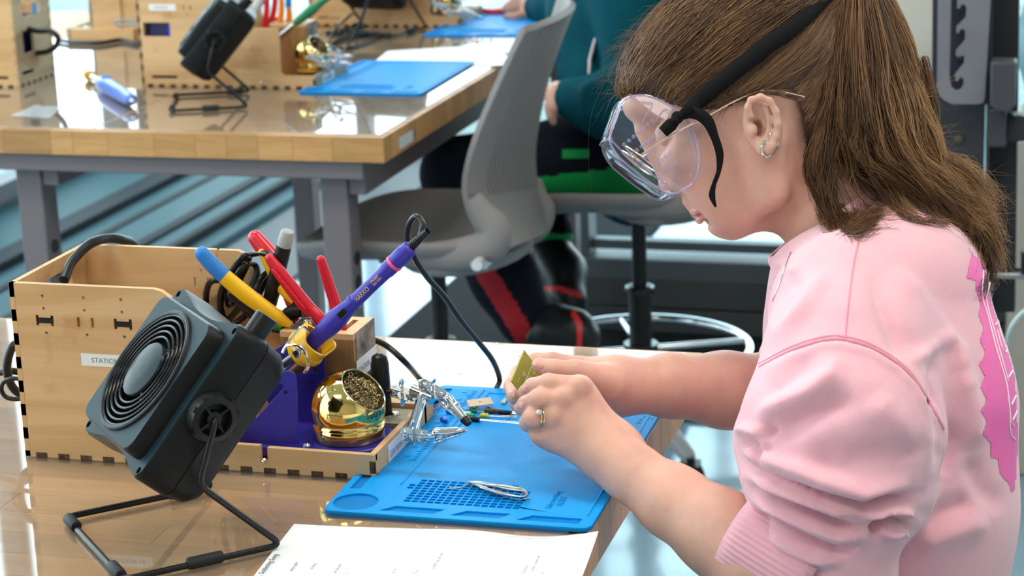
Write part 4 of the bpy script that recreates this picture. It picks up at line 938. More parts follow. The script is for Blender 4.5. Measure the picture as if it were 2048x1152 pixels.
# ================================================================ chairs
M_seat = mat('warm_grey_plastic', (.21, .187, .183), .55, bump=.1, bscale=900)
M_back = mat('warm_grey_knit', (.19, .17, .167), .6, bump=.5, bscale=520)
def chair():
    """origin on the floor under the post; faces -x"""
    e = empty('swivel_chair', (0, 0, 0)); C0 = Vector((at(878, 600, 3.69).x, 3.69, FL))
    def A(px, py, y): return at(px, py, y) - C0
    nearp = cr([A(*p, 3.50) for p in ((1052, 58), (1043, 66), (1015, 124), (985, 190), (957, 258), (937, 318), (928, 372), (936, 418), (962, 470), (990, 505))], 4)
    farp = cr([A(*p, 3.90) for p in ((1122, -8), (1116, 8), (1098, 70), (1077, 150), (1064, 230), (1058, 300), (1062, 350), (1068, 395), (1076, 430), (1074, 455))], 4)
    n = len(nearp); rows = []
    for i in range(n):
        N_, F_ = nearp[i], farp[i]; row = []; tt = i / (n - 1)
        for k in range(17):
            t = k / 16; w_ = math.sin(math.pi * t); p = N_.lerp(F_, t); p = p + Vector((.050 * w_ ** .8 * (1 - .25 * tt), 0, .006 * w_))
            row.append(p)
        rows.append(row)
    b = MB(); b.loft(rows, closed=False, caps=False); o = b.build('backrest', M_seat, e, smooth=80)
    md = o.modifiers.new('solid', 'SOLIDIFY'); md.thickness = .012; md.offset = 0; md = o.modifiers.new('bev', 'BEVEL'); md.width = .004; md.segments = 2
    # honeycomb relief on the rear face
    b = MB()
    for i in range(3, n - 11):
        for k in range(4, 28):
            t = (k + .5 * (i % 2)) / 30; j = int(t * 16); f = t * 16 - j; i2 = i
            for h in (0, .5):
                a_, c_ = rows[i2][j].lerp(rows[i2][j + 1], f), rows[i2 + 1][j].lerp(rows[i2 + 1][j + 1], f); p = a_.lerp(c_, h + .2) + Vector((.0062, 0, 0))
                b.box(p, (.0022, .0070, .0065), Matrix.Rotation(-.2, 3, 'Y'))
    b.build('knit_relief', M_back, e, kind='stuff')
    # seat pan
    xs0, xs1 = A(592, 495, 3.60).x, A(1050, 470, 3.69).x; cx = (xs0 + xs1) / 2; hx = (xs1 - xs0) / 2; z0 = A(760, 440, 3.69).z - .004
    zs = -.228 - FL
    R_ = []
    def ringp(sc, dz, hy=.222):
        out = []
        for k in range(48):
            a = 2 * math.pi * k / 48; ca, sa = math.cos(a), math.sin(a); ex_ = .62
            x = abs(ca) ** ex_ * math.copysign(1, ca); y = abs(sa) ** ex_ * math.copysign(1, sa)
            front = max(0, -x) ** 3
            out.append(Vector((cx + hx * x * sc, hy * y * sc * (1 - .06 * max(0, -x)), zs + dz - .030 * front * sc + (.012 * abs(y) ** 2 if sc > .6 else 0))))
        return out
    b = MB(); b.loft([ringp(.02, -.030), ringp(.35, -.028), ringp(.7, -.020), ringp(.9, -.008), ringp(.98, .0), ringp(1.0, -.004), ringp(1.0, -.012), ringp(.96, -.028), ringp(.8, -.045), ringp(.45, -.055), ringp(.02, -.056)], caps=True)
    b.build('seat', M_seat, e, smooth=60)
    # curved arms joining the seat to the back
    for (yy, p) in ((3.505, ((760, 508), (860, 512), (930, 508), (978, 492), (990, 460), (968, 430), (945, 395))), (3.885, ((880, 440), (960, 452), (1030, 462), (1066, 452), (1080, 420), (1072, 395), (1066, 360)))):
        b = MB().tube(cr([A(*q, yy) for q in p], 5), [.012 + .010 * math.sin(math.pi * t) for t in np.linspace(0, 1, 31)], 12, flat=1.5)
        b.build('back_bracket', M_seat, e)
    b = MB().loft([[Vector((cx + .10 + .12 * math.cos(a), .19 * math.sin(a), zs + dz)) for a in np.linspace(0, 2 * math.pi, 24, endpoint=False)] for dz in (-.030, -.06)]); b.build('under_shell', M_seat, e, bevel=.008)
    q = A(953, 531, 3.462); MB().cyl(q, q + Vector((.0, .03, 0)), .0105, n=18).build('tilt_knob', mat('pale_knob', (.55, .55, .56), .4), e); MB().cyl(q + Vector((.012, .006, 0)), q + Vector((.012, .05, 0)), .009, n=16).build('knob_shaft', M_chrome, e)
    zp = zs - .058
    MB().bb((-.055, -.06, zp - .012), (.035, .06, zp)).build('mount_plate', M_blk, e, bevel=.003)
    MB().cyl((0, 0, .33), (0, 0, zp - .01), .0155, n=20).build('gas_post', M_blk, e)
    MB().cyl((0, 0, .10), (0, 0, .36), .024, n=24).build('post_sleeve', M_blk, e)
    MB().lathe([(.0245, 0), (.030, .0), (.031, .006), (.030, .012), (.0245, .012)], (0, 0, .345), EZ, 28).build('post_collar', mat('glossy_black', (.02, .025, .03), .12), e)
    # foot ring and spokes
    zr = .222; MB().tube([(.228 * math.cos(t), .228 * math.sin(t), zr) for t in np.linspace(0, 2 * math.pi, 64, endpoint=False)], .0095, 12, closed=True).build('foot_ring', M_chrome, e)
    MB().lathe([(.024, 0), (.036, .0), (.037, .012), (.036, .024), (.024, .024)], (0, 0, zr - .012), EZ, 28).build('ring_hub', MC['glossy_black'], e)
    for k in range(4):
        a = k * math.pi / 2 + .35; MB().cyl((.03 * math.cos(a), .03 * math.sin(a), zr), (.224 * math.cos(a), .224 * math.sin(a), zr), .0065, n=10).build('ring_spoke', M_chrome, e)
    for k in range(5):
        a = math.radians(-62 + 72 * k); d = Vector((math.cos(a), math.sin(a), 0)); s = Vector((-d.y, d.x, 0))
        R_ = []
        for (r, z, w_, h) in ((.02, .105, .022, .022), (.15, .095, .018, .017), (.27, .078, .014, .013), (.285, .070, .012, .012)):
            c = d * r + Vector((0, 0, z)); R_.append([c + s * (w_ * x) + Vector((0, 0, h * y)) for x, y in ((-1, -1), (1, -1), (1, .4), (.6, 1), (-.6, 1), (-1, .4))])
        lg = MB().loft(R_).build('leg', mat('grey_enamel', (.25, .25, .26), .35), e, bevel=.003)
        cpos = d * .282 + Vector((0, 0, .030))
        cs = MB().cyl(cpos - s * .024, cpos - s * .006, .028, n=22); cs.cyl(cpos + s * .006, cpos + s * .024, .028, n=22); cs.build('caster', M_blk, e, bevel=.004)
        MB().cyl(cpos + Vector((0, 0, .0)), cpos + Vector((0, 0, .045)), .009, n=12).box(cpos + Vector((0, 0, .026)), (.04, .045, .016)).build('caster_fork', M_blk, e)
    return e, C0
ch1, C0 = chair(); ch1.location = C0; tag(ch1, 'empty grey plastic swivel chair with a tall knit-relief back, pushed to the far bench', 'chair')
ch2 = copy_tree(ch1); p = at(1280, 600, 4.12); ch2.location = (p.x, 4.12, FL); ch2.rotation_euler[2] = math.radians(4)
tag(ch2, 'grey swivel stool with a chrome foot ring carrying the seated person in teal', 'chair')
# ================================================================ bodies: smooth fields turned into one skin
def L3(px, py, s): return np.array([(px - 1024) / FPX * s, (py - 576) / FPX * s, s])       # measured point at camera distance s
def to_world(P): return CPOS + np.asarray(P) @ CM
class Field:
    def __init__(s, lo, hi, h):
        s.lo = np.array(lo, float); s.h = h; s.n = np.ceil((np.array(hi) - s.lo) / h).astype(int) + 1; s.v = np.full(s.n, .05, np.float32)
    def sub(s, lo, hi):
        a = np.clip(((np.array(lo) - s.lo) / s.h).astype(int) - 1, 0, s.n - 1); b = np.clip(((np.array(hi) - s.lo) / s.h).astype(int) + 2, 1, s.n)
        sl = tuple(slice(a[i], max(b[i], a[i] + 1)) for i in range(3))
        g = [s.lo[i] + s.h * np.arange(sl[i].start, sl[i].stop, dtype=np.float32) for i in range(3)]
        return sl, g[0][:, None, None], g[1][None, :, None], g[2][None, None, :]
    def put(s, sl, d, k, op):
        a = s.v[sl]
        if op == 1:
            if k: h = np.maximum(k - np.abs(a - d), 0) / k; s.v[sl] = np.minimum(a, d) - h * h * k * .25
            else: s.v[sl] = np.minimum(a, d)
        else:
            d = -d
            if k: h = np.maximum(k - np.abs(a - d), 0) / k; s.v[sl] = np.maximum(a, d) + h * h * k * .25
            else: s.v[sl] = np.maximum(a, d)
    def cap(s, a, b, r1, r2=None, k=.006, op=1, sc=(1, 1, 1)):
        a, b = np.array(a, float), np.array(b, float); r2 = r1 if r2 is None else r2; sc = np.array(sc, float); m = max(r1, r2) / sc.min() if sc.min() < 1 else max(r1, r2); m = m + k + .012
        sl, X, Y, Z = s.sub(np.minimum(a, b) - m, np.maximum(a, b) + m)
        ba = (b - a) * sc; L = float(ba @ ba) + 1e-12
        x, y, z = (X - a[0]) * sc[0], (Y - a[1]) * sc[1], (Z - a[2]) * sc[2]
        t = np.clip((x * ba[0] + y * ba[1] + z * ba[2]) / L, 0, 1); d = np.sqrt((x - t * ba[0]) ** 2 + (y - t * ba[1]) ** 2 + (z - t * ba[2]) ** 2) - (r1 + (r2 - r1) * t)
        s.put(sl, d.astype(np.float32), k, op)
    def chain(s, pts, k=.006, sc=(1, 1, 1)):
        for p, q in zip(pts[:-1], pts[1:]): s.cap(p[:3], q[:3], p[3], q[3], k, 1, sc)
    def ell(s, c, r, ax=None, k=.006, op=1):
        c = np.array(c, float); r = np.array(r, float); ax = np.eye(3) if ax is None else np.array(ax, float); m = r.max() + k + .01
        sl, X, Y, Z = s.sub(c - m, c + m); X, Y, Z = X - c[0], Y - c[1], Z - c[2]
        u = [(X * ax[i][0] + Y * ax[i][1] + Z * ax[i][2]) for i in range(3)]
        k0 = np.sqrt((u[0] / r[0]) ** 2 + (u[1] / r[1]) ** 2 + (u[2] / r[2]) ** 2); k1 = np.sqrt((u[0] / r[0] ** 2) ** 2 + (u[1] / r[1] ** 2) ** 2 + (u[2] / r[2] ** 2) ** 2) + 1e-9
        s.put(sl, (k0 * (k0 - 1) / k1).astype(np.float32), k, op)
    def mesh(s):
        v = s.v; n = v.shape; ins = v < 0
        act = np.zeros(tuple(np.array(n) - 1), bool); c = [ins[i:n[0] - 1 + i, j:n[1] - 1 + j, k:n[2] - 1 + k] for i in (0, 1) for j in (0, 1) for k in (0, 1)]
        cnt = sum(q.astype(np.int8) for q in c); act = (cnt > 0) & (cnt < 8)
        idx = np.argwhere(act); vid = np.full(act.shape, -1, np.int32); vid[act] = np.arange(len(idx))
        acc = np.zeros((len(idx), 3)); num = np.zeros(len(idx)); I = idx.T
        corners = [(i, j, k) for i in (0, 1) for j in (0, 1) for k in (0, 1)]
        for a in corners:
            for d in range(3):
                if a[d] == 0:
                    b = list(a); b[d] = 1; va = v[I[0] + a[0], I[1] + a[1], I[2] + a[2]]; vb = v[I[0] + b[0], I[1] + b[1], I[2] + b[2]]
                    m = (va < 0) != (vb < 0); t = va / np.where(m, va - vb, 1); p = np.array(a, float)[None] + 0 * acc; p[:, d] = t; acc[m] += p[m]; num[m] += 1
        P = (idx + acc / num[:, None]) * s.h + s.lo; quads = []
        for d in range(3):
            e1, e2 = [(1, 2), (2, 0), (0, 1)][d]; sh = [slice(0, n[i] - 1) for i in range(3)]
            A_ = ins[tuple(sh)]; sh2 = list(sh); sh2[d] = slice(1, n[d]); B_ = ins[tuple(sh2)]
            m = (A_ != B_); m[tuple(slice(None) if i != e1 else slice(0, 1) for i in range(3))] = False; m[tuple(slice(None) if i != e2 else slice(0, 1) for i in range(3))] = False
            q = np.argwhere(m)
            if not len(q): continue
            o1 = np.zeros(3, int); o1[e1] = 1; o2 = np.zeros(3, int); o2[e2] = 1
            f = [vid[tuple((q - x).T)] for x in (0 * o1, o1, o1 + o2, o2)]; F_ = np.stack(f, 1); fl = A_[tuple(q.T)]; F_[~fl] = F_[~fl][:, ::-1]; quads.append(F_[(F_ >= 0).all(1)])
        return P, np.concatenate(quads)
def vnormals(P, Q):
    n = np.cross(P[Q[:, 2]] - P[Q[:, 0]], P[Q[:, 3]] - P[Q[:, 1]]); N = np.zeros_like(P)
    for i in range(4): np.add.at(N, Q[:, i], n)
    return N / (np.linalg.norm(N, axis=1, keepdims=True) + 1e-12)
def relax(P, Q, it=2, f=.5):
    for _ in range(it):
        A_ = np.zeros_like(P); C_ = np.zeros(len(P))
        for i in range(4):
            j = (i + 1) % 4; np.add.at(A_, Q[:, i], P[Q[:, j]]); np.add.at(A_, Q[:, j], P[Q[:, i]]); np.add.at(C_, Q[:, i], 1); np.add.at(C_, Q[:, j], 1)
        P = P * (1 - f) + f * A_ / np.maximum(C_, 1)[:, None]
    return P
def np_mesh(name, P, Q, m, parent=None, smooth=True, off=(0, 0, 0)):
    me = bpy.data.meshes.new(name); k = Q.shape[1]; me.vertices.add(len(P)); me.vertices.foreach_set('co', (np.asarray(P) - np.array(off)).ravel().astype(np.float32))
    me.loops.add(Q.size); me.loops.foreach_set('vertex_index', Q.ravel().astype(np.int32)); me.polygons.add(len(Q)); me.polygons.foreach_set('loop_start', np.arange(0, Q.size, k, dtype=np.int32))
    me.polygons.foreach_set('use_smooth', np.ones(len(Q), bool)) if smooth else None
    me.update(calc_edges=True); me.validate()
    for q in (m if isinstance(m, (list, tuple)) else [m]): me.materials.append(q)
    o = bpy.data.objects.new(name, me); COL.objects.link(o)
    if parent: o.parent = parent
    return o
def join_np(parts):
    P, Q, b = [], [], 0
    for p, q in parts: P.append(p); Q.append(q + b); b += len(p)
    return np.concatenate(P), np.concatenate(Q)
def make_bvh(P, Q): return BVHTree.FromPolygons([Vector(p) for p in P], [tuple(int(i) for i in q) for q in Q])
def shoot(bvh, px, py, lift=0.0):
    d = Vector(ray(px, py)).normalized(); h = bvh.ray_cast(Vector(CPOS), d)
    return (h[0] - d * lift) if h[0] is not None else None
def proj_np(W):
    c = (np.asarray(W) - CPOS) @ CM.T; return 1024 + FPX * c[:, 0] / c[:, 2], 576 + FPX * c[:, 1] / c[:, 2], c[:, 2]
def poly_dist(x, y, pts):
    D = np.full(x.shape, 1e9); S = np.zeros(x.shape); T = np.zeros(x.shape); pts = np.array(pts, float); L = np.r_[0, np.cumsum(np.hypot(*np.diff(pts, axis=0).T))]
    for i in range(len(pts) - 1):
        a, b = pts[i], pts[i + 1]; ab = b - a; l2 = ab @ ab; t = np.clip(((x - a[0]) * ab[0] + (y - a[1]) * ab[1]) / l2, 0, 1)
        dx, dy = x - a[0] - t * ab[0], y - a[1] - t * ab[1]; d = np.hypot(dx, dy); m = d < D; D[m] = d[m]
        S[m] = np.sign(ab[0] * dy - ab[1] * dx)[m]; T[m] = ((L[i] + t * math.sqrt(l2)) / L[-1])[m]
    return D, S, T
# ================================================================ the woman in the pink sweatshirt
M_skin = mat('skin', (.68, .38, .295), .48, var=.10, vscale=26, bump=.12, bscale=900, sss=.12)
M_lip = mat('lips', (.55, .24, .21), .4, sss=.1)
M_nail = mat('nail', (.72, .36, .34), .18, coat=.5)
M_pink = mat('pink_fleece', (.80, .41, .48), .9, spec=.1, bump=.55, bscale=1300, sheen=.5, var=.03, vscale=60)
M_pinkr = mat('pink_rib', (.78, .39, .46), .9, spec=.1, sheen=.4)
W_ = empty('person', tuple(to_world(L3(1770, 1250, 2.05)))); tag(W_, 'woman in a pale pink sweatshirt and clear goggles bent over a circuit board', 'person'); WO = np.array(W_.location)
S0 = 2.05
fw = np.array([-.79, .61, 0]); up_ = np.array([-.61, -.79, 0]); sdv = np.array([0, 0, 1.])
def H(px, py, ds=0.): return L3(px, py, S0) + np.array([0, 0, ds])
# head and neck
lo = H(1190, -150, -.11); hi = H(1850, 640, .11); f = Field(lo, hi, .0015)
f.ell(H(1468, 132), (.098, .086, .0735), (fw, up_, sdv), k=.0)
f.ell(H(1332, 175), (.044, .044, .052), (fw, up_, sdv), k=.02)
f.ell(H(1500, 235), (.060, .065, .066), (fw, up_, sdv), k=.02)
f.ell(H(1432, 302), (.050, .076, .056), (fw, up_, sdv), k=.02)
for sg in (1, -1):
    f.cap(H(1452, 444, sg * .008), H(1528, 388, sg * .042), .0135, .0150, k=.012)
    f.ell(H(1432, 372, sg * .024), (.030, .046, .024), (fw, up_, sdv), k=.016)
    f.ell(H(1366, 312, sg * .034), (.026, .024, .022), (fw, up_, sdv), k=.018)
    f.cap(H(1530, 388, sg * .043), H(1515, 300, sg * .054), .015, .019, k=.014)
f.cap(H(1444, 447, 0), H(1464, 454, 0), .0118, .0118, k=.008)
f.cap(H(1424, 400, 0), H(1440, 430, 0), .0140, .0145, k=.010)
f.ell(H(1406, 394, 0), (.0135, .022, .021), (fw, up_, sdv), k=.008)
# brow, nose, lips
f.cap(H(1272, 214, -.026), H(1272, 214, .026), .0085, k=.014)
f.cap(H(1284, 262, 0), H(1338, 362, 0), .0066, .0090, k=.010)
f.ell(H(1342, 369, 0), (.0112, .0098, .0105), (fw, up_, sdv), k=.006)
for sg in (1, -1):
    f.ell(H(1360, 368, sg * .0115), (.0088, .0078, .0060), (fw, up_, sdv), k=.006)
    f.ell(H(1355, 380, sg * .0062), (.0032, .0036, .0028), (fw, up_, sdv), k=.003, op=-1)
    f.ell(H(1312, 277, sg * .031), (.016, .013, .017), (fw, up_, sdv), k=.014, op=-1)
    f.ell(H(1330, 272, sg * .031), (.0120, .0120, .0120), (fw, up_, sdv), k=.004)
f.cap(H(1374, 402, 0), H(1387, 419, 0), .0048, .0045, k=.006)
f.ell(H(1392.5, 425, 0), (.0056, .0042, .013), (fw, up_, sdv), k=.003)
f.ell(H(1402, 438.5, 0), (.0058, .0044, .0125), (fw, up_, sdv), k=.003)
for sg in (1, -1): f.cap(H(1386, 433, 0), H(1409, 430, sg * .021), .0013, .0010, k=.0015, op=-1)
f.cap(H(1417, 443, -.008), H(1417, 443, .008), .0032, k=.006, op=-1)
# neck
f.cap(H(1616, 330), H(1664, 420), .044, .046, k=.02); f.cap(H(1664, 420), H(1745, 590), .046, .052, k=.02); f.cap(H(1490, 430), H(1530, 425), .018, .018, k=.014); f.cap(H(1545, 385), H(1625, 455), .022, .026, k=.014)
# ear (left, towards us; right mirrored)
ear = [(1482, 246), (1476, 230), (1482, 216), (1500, 210), (1518, 217), (1530, 238), (1533, 262), (1530, 286), (1523, 304), (1514, 314)]
for sg in (-1, 1):
    def E_(x, y, o): return H(x, y, sg * (.0755 + o))
    f.ell(E_(1507, 262, -.001), (.0185, .028, .008), (np.array([.97, -.22, 0]), np.array([.22, .97, 0]), sdv), k=.008)
    f.ell(E_(1500, 262, .010), (.0125, .0200, .0085), (np.array([.97, -.22, 0]), np.array([.22, .97, 0]), sdv), k=.004, op=-1)
    f.ell(E_(1496, 268, .002), (.0050, .0075, .010), None, k=.004, op=-1)
    f.chain([(*E_(x, y, .008 + .004 * math.sin(i / 9 * math.pi)), .0032) for i, (x, y) in enumerate(ear)], k=.003)
    f.chain([(*E_(x, y, .006), .0026) for x, y in ((1512, 232), (1519, 252), (1518, 276), (1510, 292))], k=.004)
    f.ell(E_(1509, 308, .005), (.0075, .0080, .0042), None, k=.006)
    f.ell(E_(1487, 272, .004), (.0045, .0060, .0045), None, k=.004)
Ph, Qh = f.mesh(); Ph = relax(Ph, Qh, 1, .4)
# left arm + hand
def arm(bounds, prims, h=.00155, extra=None):
    f = Field(bounds[0], bounds[1], h); [p(f) for p in prims]; P, Q = f.mesh(); return relax(P, Q, 1, .35), Q
def L4(px, py, s, r): return (*L3(px, py, s), r)
def left(f):
    f.chain([L4(1600, 1180, 1.84, .046), L4(1530, 1135, 1.85, .043), L4(1440, 1066, 1.875, .0385), L4(1345, 1002, 1.90, .032), L4(1262, 944, 1.925, .0258), L4(1222, 912, 1.935, .0265)], k=.012)
    for (x, y, s, r) in ((1160, 777, 1.944, .0125), (1127, 800, 1.938, .0130), (1108, 832, 1.938, .0125), (1092, 868, 1.944, .0120)):
        f.cap(L3(1225, 905, 1.950), L3(x, y, s + .006), .021, r, k=.018)
    f.cap(L3(1150, 800, 1.952), L3(1108, 862, 1.955), .014, .014, k=.016)
    for (x, y, s) in ((1157, 772, 1.934), (1123, 794, 1.929), (1103, 829, 1.929)): f.ell(L3(x, y, s), (.0082, .0082, .0070), k=.009)
    f.chain([L4(1160, 775, 1.943, .0108), L4(1097, 767, 1.938, .0092), L4(1066, 773, 1.955, .0080), L4(1050, 784, 1.968, .0068)], k=.003)
    f.chain([L4(1127, 798, 1.938, .0112), L4(1078, 797, 1.930, .0092), L4(1053, 809, 1.948, .0082), L4(1042, 817, 1.962, .0068)], k=.003)
    f.chain([L4(1108, 832, 1.937, .0108), L4(1066, 835, 1.930, .0092), L4(1056, 846, 1.952, .0080), L4(1062, 842, 1.968, .0068)], k=.003)
    f.chain([L4(1094, 866, 1.943, .0108), L4(1078, 868, 1.945, .0085), L4(1076, 864, 1.965, .0074), L4(1084, 858, 1.978, .0064)], k=.003)
    f.chain([L4(1210, 890, 1.965, .018), L4(1150, 842, 1.982, .0135), L4(1098, 815, 1.988, .0105), L4(1062, 800, 1.992, .0090)], k=.008)
lo = np.minimum(L3(990, 690, 1.80), L3(990, 690, 2.02)); lo[2] = 1.79; hi = L3(1640, 1260, 1.9); hi[2] = 2.02
Pl, Ql = arm((lo, hi), [left])
def right(f):
    f.chain([L4(1640, 795, 2.13, .040), L4(1540, 788, 2.11, .0395), L4(1450, 780, 2.09, .0370), L4(1340, 771, 2.06, .0300), L4(1262, 772, 2.04, .0250), L4(1225, 772, 2.035, .0255)], k=.012)
    for (x, y, s, r) in ((1160, 742, 2.045, .0145), (1150, 765, 2.055, .0140), (1148, 788, 2.06, .0130)): f.cap(L3(1228, 772, 2.035), L3(x, y, s), .022, r, k=.016)
    f.chain([L4(1222, 768, 2.015, .020), L4(1168, 752, 2.000, .0135), L4(1150, 744, 1.995, .0110), L4(1106, 739, 1.990, .0090), L4(1078, 730, 1.992, .0072)], k=.005)
    f.chain([L4(1165, 740, 2.045, .0125), L4(1105, 723, 2.050, .0092), L4(1072, 722, 2.056, .0082), L4(1052, 730, 2.050, .0072)], k=.003)
    f.chain([L4(1155, 765, 2.058, .0125), L4(1085, 735, 2.075, .0092), L4(1040, 748, 2.068, .0090), L4(1025, 772, 2.045, .0085), L4(1031, 793, 2.022, .0080)], k=.003)
    f.chain([L4(1150, 785, 2.06, .0120), L4(1080, 760, 2.080, .0090), L4(1042, 785, 2.068, .0086), L4(1036, 806, 2.045, .0080), L4(1050, 818, 2.025, .0072)], k=.003)
    f.chain([L4(1150, 800, 2.055, .0110), L4(1090, 800, 2.07, .0080), L4(1062, 818, 2.055, .0075), L4(1070, 828, 2.03, .0066)], k=.003)
lo = L3(985, 650, 2.12); lo[2] = 1.95; hi = L3(1680, 900, 2.12); hi[2] = 2.17
Pr, Qr = arm((lo, hi), [right])
# plain upper body inside the clothes keeps head and arms one figure
f = Field(L3(1500, 420, 2.2) - .05, L3(2000, 1330, 2.2) + np.array([.05, .0, .15]), .006); f.lo[2] = 1.80; f.n[2] = 90; f.v = np.full(f.n, .05, np.float32)
f.cap(L3(1765, 600, S0), L3(1770, 1250, S0), .070, .085, k=.02, sc=(1, 1, .70))
f.chain([L4(1710, 590, S0, .044), L4(1705, 650, 1.94, .044), L4(1695, 880, 1.87, .046), L4(1600, 1150, 1.845, .046)], k=.02)
f.chain([L4(1710, 600, S0, .044), L4(1705, 650, 2.17, .044), L4(1640, 790, 2.14, .040)], k=.02)
Pb, Qb = f.mesh()
P, Q = join_np([(to_world(Ph), Qh), (to_world(Pl), Ql), (to_world(Pr), Qr), (to_world(Pb), Qb)])
body = np_mesh('body', P, Q, [M_skin, M_lip], W_, off=WO)
bx, by, bs = proj_np(P); Qc = Q.mean(1).astype(int)
qx, qy, qs = bx[Q].mean(1), by[Q].mean(1), bs[Q].mean(1)
lipm = ((((qx - 1395) * .94 + (qy - 432) * .34) ** 2 / 15 ** 2 + ((qx - 1395) * -.34 + (qy - 432) * .94) ** 2 / 10.5 ** 2) < 1) & (abs(qs - S0) < .026)
body.data.polygons.foreach_set('material_index', lipm.astype(np.int32))
bvh_head = make_bvh(to_world(Ph), Qh); bvh_l = make_bvh(to_world(Pl), Ql); bvh_r = make_bvh(to_world(Pr), Qr)
def wv(v): return Vector(v) - Vector(WO)
# nails
def nail(bvh, px, py, ax, ay, ang, name='fingernail'):
    b = MB(); rows = []
    for j in np.linspace(-1, 1, 7):
        row = []
        for i in np.linspace(-1, 1, 7):
            x = i * ax * math.sqrt(max(0.05, 1 - .55 * j * j)); y = j * ay; q = shoot(bvh, px + x * math.cos(ang) - y * math.sin(ang), py + x * math.sin(ang) + y * math.cos(ang), .0006)
            row.append(q)
        rows.append(row)
    flat_ = [q for r in rows for q in r]
    if any(q is None for q in flat_): return
    if (max(q.y for q in flat_) - min(q.y for q in flat_)) > .02: return
    b.loft([[wv(q) for q in r] for r in rows], closed=False, caps=False); o = b.build(name, M_nail, W_, smooth=80); o.modifiers.new('s', 'SOLIDIFY').thickness = .0005
nail(bvh_r, 1076, 731, 10, 5.5, .35); nail(bvh_r, 1026, 789, 5.5, 9, -.35); nail(bvh_l, 1049, 778, 4.5, 7, .2); nail(bvh_l, 1041, 811, 4.5, 7, .3)
# ---- sweatshirt
f = Field((0, 0, 0), (.1, .1, .1), .1); lo = L3(1430, 330, 2.32); lo[0] = L3(1430, 340, 1.76)[0]; lo[2] = 1.70; hi = L3(2090, 1300, 2.32); hi[2] = 2.32; f = Field(lo, hi, .0030)
f.chain([L4(1768, 600, S0, .099), L4(1768, 800, S0, .117), L4(1768, 1000, S0, .118), L4(1755, 1330, S0, .113)], k=.03, sc=(1, 1, .66))
f.cap(L3(1712, 575, S0), L3(1700, 625, 1.95), .056, .068, k=.035); f.cap(L3(1712, 560, S0), L3(1700, 610, 2.15), .058, .068, k=.035)
f.chain([L4(1652, 545, 2.03, .048), L4(1640, 640, 2.04, .050)], k=.03)
f.chain([L4(1700, 625, 1.945, .070), L4(1694, 730, 1.885, .072), L4(1684, 860, 1.850, .088)], k=.025)
f.chain([L4(1684, 860, 1.850, .088), L4(1665, 950, 1.842, .078), L4(1668, 1030, 1.842, .062), L4(1668, 1110, 1.842, .050), L4(1676, 1210, 1.842, .056)], k=.014)
f.ell(L3(1770, 1000, 1.848), (.040, .030, .045), k=.02); f.ell(L3(1506, 880, 1.87), (.017, .022, .040), k=.014)
f.chain([L4(1700, 620, 2.17, .068), L4(1634, 740, 2.15, .056), L4(1590, 795, 2.13, .048)], k=.02)
# open neck and cuff, hollow
f.cap(L3(1580, 350, S0), L3(1668, 505, S0), .060, .046, k=.006, op=-1)
f.cap(L3(1470, 1080, 1.866), L3(1540, 1132, 1.85), .040, .041, k=.004, op=-1)
f.cap(L3(1440, 778, 2.10), L3(1545, 788, 2.12), .042, .042, k=.004, op=-1)
Ps, Qs = f.mesh(); Ps = relax(Ps, Qs, 2, .5); Wd = to_world(Ps); N = vnormals(Wd, Qs); x, y, s_ = proj_np(Wd)
V = (Wd - CPOS); V /= np.linalg.norm(V, axis=1, keepdims=True); face = np.clip(-(N * V).sum(1) * 1.6, 0, 1)
if np.median((N * V).sum(1)[s_ < 1.9]) > 0: N = -N; face = np.clip(-(N * V).sum(1) * 1.6, 0, 1)
slv = np.clip((2.0 - s_) / .06, 0, 1)
def Z(*p): return [(1400 + a * .6096, 450 + b * .6096) for a, b in p]
D_ = np.zeros(len(Wd))
def fold(pts, wd, amp, mask=None, crease=0):
    """wd in pixels: soft ridge (+) or valley (-) along a line, tapering at its ends; crease adds a sharp side"""
    global D_
    d, sg, t = poly_dist(x, y, pts); tp = np.clip(np.sin(np.pi * np.clip(t, .02, .98)) * 1.6, 0, 1)
    g = np.exp(-(d / wd) ** 2)
    if crease: g = g - crease * np.exp(-((d * sg - wd * 1.15) / (wd * .45)) ** 2)
    D_ += 1.7 * amp * g * tp * face * (1 if mask is None else mask)
lower = Z((110, 700), (150, 790), (260, 840), (400, 890), (540, 925), (640, 890), (725, 880))
fold(Z((120, 680), (160, 740), (250, 780), (400, 840), (530, 880), (620, 860), (700, 850)), 17, .0075, slv)
fold(lower, 9, -.0085, slv)
fold(Z((150, 800), (230, 850), (330, 890), (440, 930), (540, 950)), 12, .0075, slv)
fold(Z((150, 850), (240, 895), (340, 935), (450, 985), (560, 1000)), 8, -.0085, slv)
fold(Z((150, 890), (250, 930), (350, 980), (450, 1020), (560, 1020)), 11, .006, slv)
fold(Z((150, 935), (250, 975), (340, 1030), (440, 1070), (540, 1060)), 8, -.007, slv)
fold(Z((200, 990), (280, 1040), (370, 1090), (470, 1110)), 12, .006, slv)
fold(Z((190, 1000), (220, 1060), (280, 1120), (330, 1160)), 8, -.006, slv)
fold(Z((110, 690), (160, 670), (210, 690), (240, 750)), 10, .009, slv); fold(Z((140, 730), (180, 715), (205, 750), (215, 790)), 7, -.007, slv)
fold(Z((540, 960), (600, 930), (660, 935), (700, 960)), 9, .008, slv); fold(Z((560, 1000), (600, 965), (660, 975), (690, 1000)), 7, -.007, slv)
fold(Z((600, 1020), (640, 1000), (680, 1010)), 10, .008, slv); fold(Z((540, 900), (600, 890), (650, 905), (700, 905)), 7, -.006, slv)
fold(Z((600, 960), (570, 1000), (580, 1030)), 6, -.006, slv)
